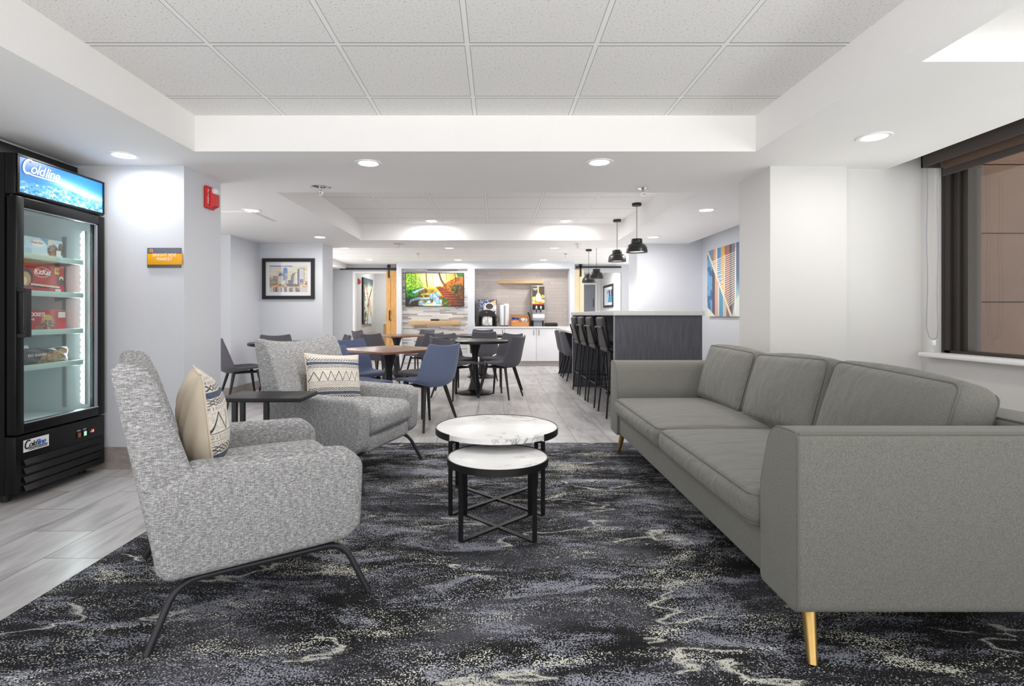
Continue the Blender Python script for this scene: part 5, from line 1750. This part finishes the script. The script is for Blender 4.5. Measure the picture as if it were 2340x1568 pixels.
sh = MB().b2(-0.545, 0.545, -0.20, 0, 0, 0.088, 0.002).build('floating_shelf', M['oakshelf'], angle=30, loc=(-1.335, YM_, 0.878))
tag(sh, 'oak floating shelf on the mosaic wall under the television', 'shelf')
mbx = MB().rbox((0, 0, 0.017), (0.185, 0.11, 0.034), 0.014, 5).build('media_box', M['black'], loc=(-1.33, YM_ - 0.1, 0.966))
tag(mbx, 'small black box lying on the oak shelf under the television', 'media box')
sh2 = MB().b2(-0.50, 0.50, -0.18, 0, 0, 0.062, 0.002).build('floating_shelf', M['oakshelf'], angle=30, loc=(0.53, 11.93, 1.782))
tag(sh2, 'oak floating shelf on the taupe tile above the beverage counter', 'shelf')

# ================================================================== BEVERAGE COUNTER
ZC = 0.842
wt = MB().b2(-0.475, 1.573, -0.62, 0, 0, 0.035, 0.003).build('worktop', M['quartz'], angle=30, loc=(0, 11.93, ZC - 0.035))
tag(wt, 'pale worktop along the beverage niche', 'worktop')
MB().b2(-0.485, -0.465, -0.62, -0.3, 0.035, 0.115).build('side_splash', M['quartz'], wt, smooth=False)
M['toe'] = plain('toe_kick_grey', S(186, 182, 178), 0.5)
def cabinet(x0, x1, doors, label):
    t = thing('base_cabinet', label, 'cabinet', (x0, 11.92, 0), 0, 'white base cabinets of the beverage counter')
    w = x1 - x0
    MB().b2(0.003, w - 0.003, -0.56, -0.02, 0.11, ZC - 0.036).build('carcass', M['white'], t, smooth=False)
    MB().b2(0, w, -0.50, -0.05, 0, 0.11).build('toe_kick', M['toe'], t, smooth=False)
    for a, b_, hx in doors:
        d_ = MB().b2(a + 0.0025, b_ - 0.0025, -0.582, -0.562, 0.114, ZC - 0.045, 0.002).build('door', M['white'], t, angle=30)
        MB().tube(smooth_path([(hx, -0.582, 0.77), (hx, -0.607, 0.77), (hx, -0.607, 0.665), (hx, -0.582, 0.665)], 0.006, 3), 0.0055, 8).build('handle', M['black'], d_)
    return t
cabinet(-0.475, 0.172, [(0, 0.647, 0.60)], 'white base cabinet with one door, left end of the beverage counter')
cabinet(0.172, 1.41, [(0, 0.668, 0.615), (0.668, 1.238, 0.72)], 'white base cabinet with two doors, under the juice dispenser')

def coffee_print():
    a, u, v = canvas(90, 70, (46, 46, 52))
    n = vnoise(u, v, 26, 22, 3, 2)
    blend(a, sst(n, .5, .58) * (v < .75) * .9, (84, 104, 170)); blend(a, sst(n, .62, .68) * (v < .7), (190, 196, 214))
    blend(a, ((u > .3) & (v > .35)) * 1.0, (214, 208, 216)); blend(a, poly(u, v, [(.68, .2), (.95, .02), (1, .45), (.9, .5)]), (236, 196, 140))
    blend(a, ell(u, v, .62, .42, .27, .25, .08), (236, 234, 240)); blend(a, ell(u, v, .62, .42, .21, .18, .08), (44, 38, 38)); blend(a, ell(u, v, .62, .42, .21, .18, .08) * sst(v, .40, .52) * .5, (92, 74, 66)); blend(a, ell(u, v, .93, .50, .10, .13, .3) * (u > .86), (236, 234, 240))
    blend(a, (sst(vnoise(u, v, 14, 14, 8, 1), .6, .66)) * (u > .7) * (v > .7), (30, 26, 30)); blend(a, poly(u, v, [(.08, .8), (.22, .72), (.26, .84), (.12, .92)]), (220, 204, 160))
    blend(a, (v > .9) * (u < .3) * 1.0, (30, 50, 34))
    return a
cm = thing('coffee_machine', 'coffee machine with a cup picture on the beverage counter', 'coffee machine', (-0.205, 11.62, ZC))
MB().b2(-0.205, 0.205, -0.02, 0.24, 0.0, 0.585, 0.004).build('housing', M['blackmatte'], cm, angle=30)
painted('front_print', 0.40, 0.36, coffee_print(), M['paintgloss'], cm, (0, -0.0215, 0.405))
arc = [(-0.185, 0.215)] + [(-0.185 * math.cos(a), 0.235 + 0.125 * math.sin(a)) for a in np.linspace(0, math.pi, 18)] + [(0.185, 0.215)]
MB().rings([[(x, y, z) for x, z in arc] for y in (-0.10, -0.02)]).build('control_hood', M['black'], cm, angle=30)
for xx, mm in ((-0.015, 'led_red'), (0.025, 'amber')):
    MB().cyl((xx, -0.102, 0.31), 0.011, 0.006, 14, mat=None).build('button', M[mm], cm, rot=None)
nb = MB().b2(-0.02, 0.02, -0.085, -0.05, 0.175, 0.235, 0.006); nb.build('spout', M['black'], cm, angle=30)
MB().lathe([(0.17, 0.02), (0.17, 0.205), (0.165, 0.212), (0.001, 0.212)], 40, (0, 0.06, 0)).build('steel_tank', M['steel'], cm)
MB().b2(-0.205, -0.175, -0.10, 0.0, 0, 0.22, 0.004).b2(0.175, 0.205, -0.10, 0.0, 0, 0.22, 0.004).build('side_post', M['black'], cm, angle=30)
MB().b2(-0.20, 0.20, -0.13, 0.05, 0, 0.02, 0.005).build('drip_tray', M['black'], cm, angle=30)
MB().tube([(0.205 + 0.05 * math.sin(a), 0.0, 0.15 + 0.06 * math.cos(a)) for a in np.linspace(0, math.pi, 14)], 0.006, 8).build('cord', M['black'], cm)

cu = thing('cup_dispenser', 'tall white cup dispenser between coffee machine and cardboard box', 'cup dispenser', (0.165, 11.62, ZC))
MB().b2(-0.085, 0.085, -0.06, 0.1, 0, 0.018, 0.004).build('base', M['black'], cu, angle=30)
MB().lathe([(0.058, 0.02), (0.060, 0.025), (0.060, 0.455), (0.054, 0.468), (0.001, 0.468)], 32, (-0.04, 0.01, 0)).build('cup_tube', M['white'], cu)
MB().lathe([(0.058, 0.02), (0.060, 0.025), (0.060, 0.475), (0.04, 0.495), (0.001, 0.495)], 32, (0.045, 0.02, 0)).build('cup_tube', M['white'], cu)
MB().b2(-0.012, 0.012, -0.045, -0.03, 0.03, 0.45, 0.003).build('spine', M['greyplastic'], cu, angle=30)

bx = thing('condiment_box', 'open cardboard box of sugar and creamer packets on the counter', 'box', (0.50, 11.55, ZC))
cbm = MB().b2(-0.195, 0.195, -0.10, -0.094, 0, 0.10).b2(-0.195, 0.195, 0.12, 0.126, 0, 0.255).b2(-0.195, -0.189, -0.1, 0.126, 0, 0.16).b2(0.189, 0.195, -0.1, 0.126, 0, 0.16).b2(-0.195, 0.195, -0.1, 0.126, 0, 0.006)
cbm.b2(-0.003, 0.003, -0.094, 0.12, 0.006, 0.15).b2(-0.19, 0.19, 0.005, 0.011, 0.006, 0.15)
cbm.build('carton', M['cardboard'], bx, smooth=False)
def packets(name, x0, x1, y0, y1, z0, z1, n, m, label, w=0.035, seed=1):
    r = random.Random(seed)
    mb = MB()
    for k in range(n):
        mt = Matrix.Translation((r.uniform(x0, x1), r.uniform(y0, y1), r.uniform(z0, z1))) @ Euler((r.uniform(-1, 1), r.uniform(-.7, .7), r.uniform(-.8, .8))).to_matrix().to_4x4()
        mb.box((0, 0, 0), (w, 0.006, w * 1.4), 0, 1, mt)
    o = mb.build(name, m, smooth=False)
    return tag(o, label, 'packets', None, 'stuff')
packets('sugar_packets', 0.345, 0.47, 11.585, 11.64, ZC + .10, ZC + .175, 40, M['packblue'], 'blue sugar packets in the back left of the cardboard box', seed=1)
packets('sweetener_packets', 0.345, 0.46, 11.475, 11.53, ZC + .05, ZC + .11, 40, M['packpink'], 'pink sweetener packets in the front left of the cardboard box', seed=2)
packets('creamer_packets', 0.53, 0.66, 11.475, 11.64, ZC + .06, ZC + .165, 60, M['packwhite'], 'white creamer packets piled in the right of the cardboard box', 0.03, 3)

def juice_print():
    a, u, v = canvas(64, 96, (66, 58, 44))
    blend(a, poly(u, v, [(.44, 0), (.52, 0), (.54, .42), (.44, .42)]), (255, 214, 120)); blend(a, ell(u, v, .5, .58, .24, .26, .3), (255, 240, 190)); blend(a, ell(u, v, .5, .66, .3, .2, .3), (255, 250, 226))
    for cx, cy, r, c in ((.15, .66, .2, (250, 206, 120)), (.88, .55, .18, (246, 150, 60)), (.85, .8, .2, (255, 220, 140)), (.12, .86, .18, (246, 180, 80)), (.5, .94, .3, (236, 150, 60)), (.72, .94, .2, (226, 110, 50))):
        blend(a, ell(u, v, cx, cy, r, r * .62, .25), c)
    blend(a, ell(u, v, .5, .60, .2, .24, .5), (255, 250, 220)); blend(a, (v > .95) * 1.0, (150, 50, 30))
    return a
jd = thing('juice_dispenser', 'tall juice dispenser with lit fruit picture and two taps', 'juice dispenser', (0.905, 11.62, ZC))
MB().b2(-0.145, 0.145, -0.02, 0.26, 0.13, 0.885, 0.006).build('housing', M['steel'], jd, angle=30)
painted('lit_panel', 0.262, 0.40, juice_print(), M['litgraphic'], jd, (0, -0.0225, 0.668))
for k, (t_, z) in enumerate((('Minute', 0.815), ('Maid', 0.79))):
    text('lettering', t_, 0.036, M['lettwhite'], jd, (-0.115 + .015 * k, -0.0235, z), (R(90), R(-12), 0), 0.0005, 0.1)
MB().b2(-0.132, 0.132, -0.05, -0.02, 0.36, 0.47, 0.006).build('tap_panel', M['black'], jd, angle=30)
for xx in (-0.045, 0.05):
    tp = MB().tube([(xx, -0.055, 0.43), (xx, -0.075, 0.40), (xx, -0.07, 0.30)], 0.011, 10).build('tap', M['black'], jd)
    MB().rbox((xx, -0.068, 0.405), (0.04, 0.03, 0.075), 0.013, 4).build('tap_lever', M['chrome'], tp)
MB().b2(-0.13, 0.13, -0.10, -0.02, 0.175, 0.265, 0.012).build('drip_shelf', M['white'], jd, angle=30)
MB().b2(-0.13, 0.13, -0.11, 0.0, 0.125, 0.175, 0.01).build('drip_tray', M['greyplastic'], jd, angle=30)
MB().b2(-0.10, 0.085, -0.01, 0.24, 0.0, 0.13).build('lower_housing', M['greyplastic'], jd, smooth=False)
for xx in (-0.12, 0.1):
    for yy in (-0.01, 0.22):
        MB().cyl((xx, yy, 0.066), 0.018, 0.132, 14).build('leg', M['black'], jd)
sc = MB().tube([(0.68, 11.50, ZC + 0.30), (0.71, 11.54, ZC + 0.22)], 0.019, 10).tube([(0.71, 11.54, ZC + 0.22), (0.745, 11.60, ZC + 0.008)], 0.014, 10).build('scoop', M['black'])
tag(sc, 'black handled scoop leaning beside the juice dispenser', 'scoop')
ty = thing('storage_tray', 'low black plastic tray right of the juice dispenser', 'tray', (1.18, 11.60, ZC))
MB().rings([[(-0.13, -0.09, 0), (0.13, -0.09, 0), (0.13, 0.09, 0), (-0.13, 0.09, 0)], [(-0.138, -0.1, 0.055), (0.138, -0.1, 0.055), (0.138, 0.1, 0.055), (-0.138, 0.1, 0.055)], [(-0.12, -0.09, 0.075), (0.12, -0.09, 0.075), (0.12, 0.09, 0.075), (-0.12, 0.09, 0.075)]]).build('bin', M['blackmatte'], ty, smooth=False)
MB().b2(-0.11, 0.11, -0.08, 0.08, 0.075, 0.082, 0.003).build('lid', M['black'], ty, angle=30)

# ================================================================== SLIDING BARN DOORS
def rail(x0, x1, z, y, label, m='black', stops=()):
    t = thing('sliding_door_rail', label, 'door rail', (x0, y, z), 0, 'black sliding door rails')
    MB().b2(0, x1 - x0, -0.006, 0.004, -0.022, 0.022, 0.001).build('bar', M[m], t, angle=30)
    for s_ in stops:
        MB().cyl((s_ - x0, 0.02, 0), 0.014, 0.09, 14, mat=Matrix.Translation((s_ - x0, 0.02, 0)) @ Matrix.Rotation(R(90), 4, 'X') @ Matrix.Translation((-(s_ - x0), -0.02, 0))).build('stand_off', M[m], t)
    return t
def barn_door(x0, x1, y, z1, mat, hx, label, strap_x, handle=True, knots=()):
    t = thing('sliding_barn_door', label, 'sliding door', (x0, y, 0), 0, 'oak sliding barn doors')
    w = x1 - x0
    MB().b2(0, w, -0.02, 0.02, 0.015, z1).build('door_panel', M[mat], t, smooth=False)
    st = MB()
    st.b2(0, 0.09, -0.034, -0.02, 0.015, z1).b2(w - 0.09, w, -0.034, -0.02, 0.015, z1).b2(0.09, w - .09, -0.034, -0.02, z1 - 0.12, z1).b2(0.09, w - 0.09, -0.034, -0.02, 0.015, 0.15).b2(0.09, w - 0.09, -0.034, -0.02, 0.98, 1.09)
    st.build('rails_and_stiles', M[mat], t, smooth=False)
    s_ = MB().b2(strap_x - 0.02, strap_x + 0.02, -0.046, -0.034, z1 - 0.16, z1 + 0.13, 0.002).build('hanger_strap', M['black'], t, angle=30)
    MB().cyl((0, 0, 0), 0.042, 0.02, 24, mat=Matrix.Translation((strap_x, -0.028, z1 + 0.105)) @ Matrix.Rotation(R(90), 4, 'X')).build('roller', M['black'], s_)
    if handle:
        MB().tube(smooth_path([(hx, -0.034, 1.19), (hx, -0.075, 1.17), (hx, -0.075, 0.99), (hx, -0.034, 0.97)], 0.03), 0.013, 8).build('handle', M['black'], t)
    return t
rail(-3.55, -2.12, 2.135, 12.10, 'black sliding door rail above the left doorway', stops=(-3.3,))
barn_door(-2.50, -1.55, 12.13, 2.09, 'oak', 0.08, 'oak sliding barn door beside the left doorway', 0.058)
rail(1.79, 2.82, 2.175, 12.09, 'black sliding door rail above the right opening', stops=(2.7,))
barn_door(1.10, 1.975, 12.13, 2.12, 'oaklight', 0.8, 'pale oak sliding door at the right end of the television wall', 0.80, False)

# counter unit glimpsed in the left room
cb = thing('side_cabinet', 'wood cabinet with pale top glimpsed through the left doorway', 'cabinet', (-2.55, 13.6, 0))
MB().b2(-0.28, 0.6, -0.25, 0.35, 0, 0.87).build('carcass', M['oakshelf'], cb, smooth=False)
MB().b2(-0.30, 0.62, -0.27, 0.37, 0.87, 0.91).build('worktop', M['white'], cb, smooth=False)
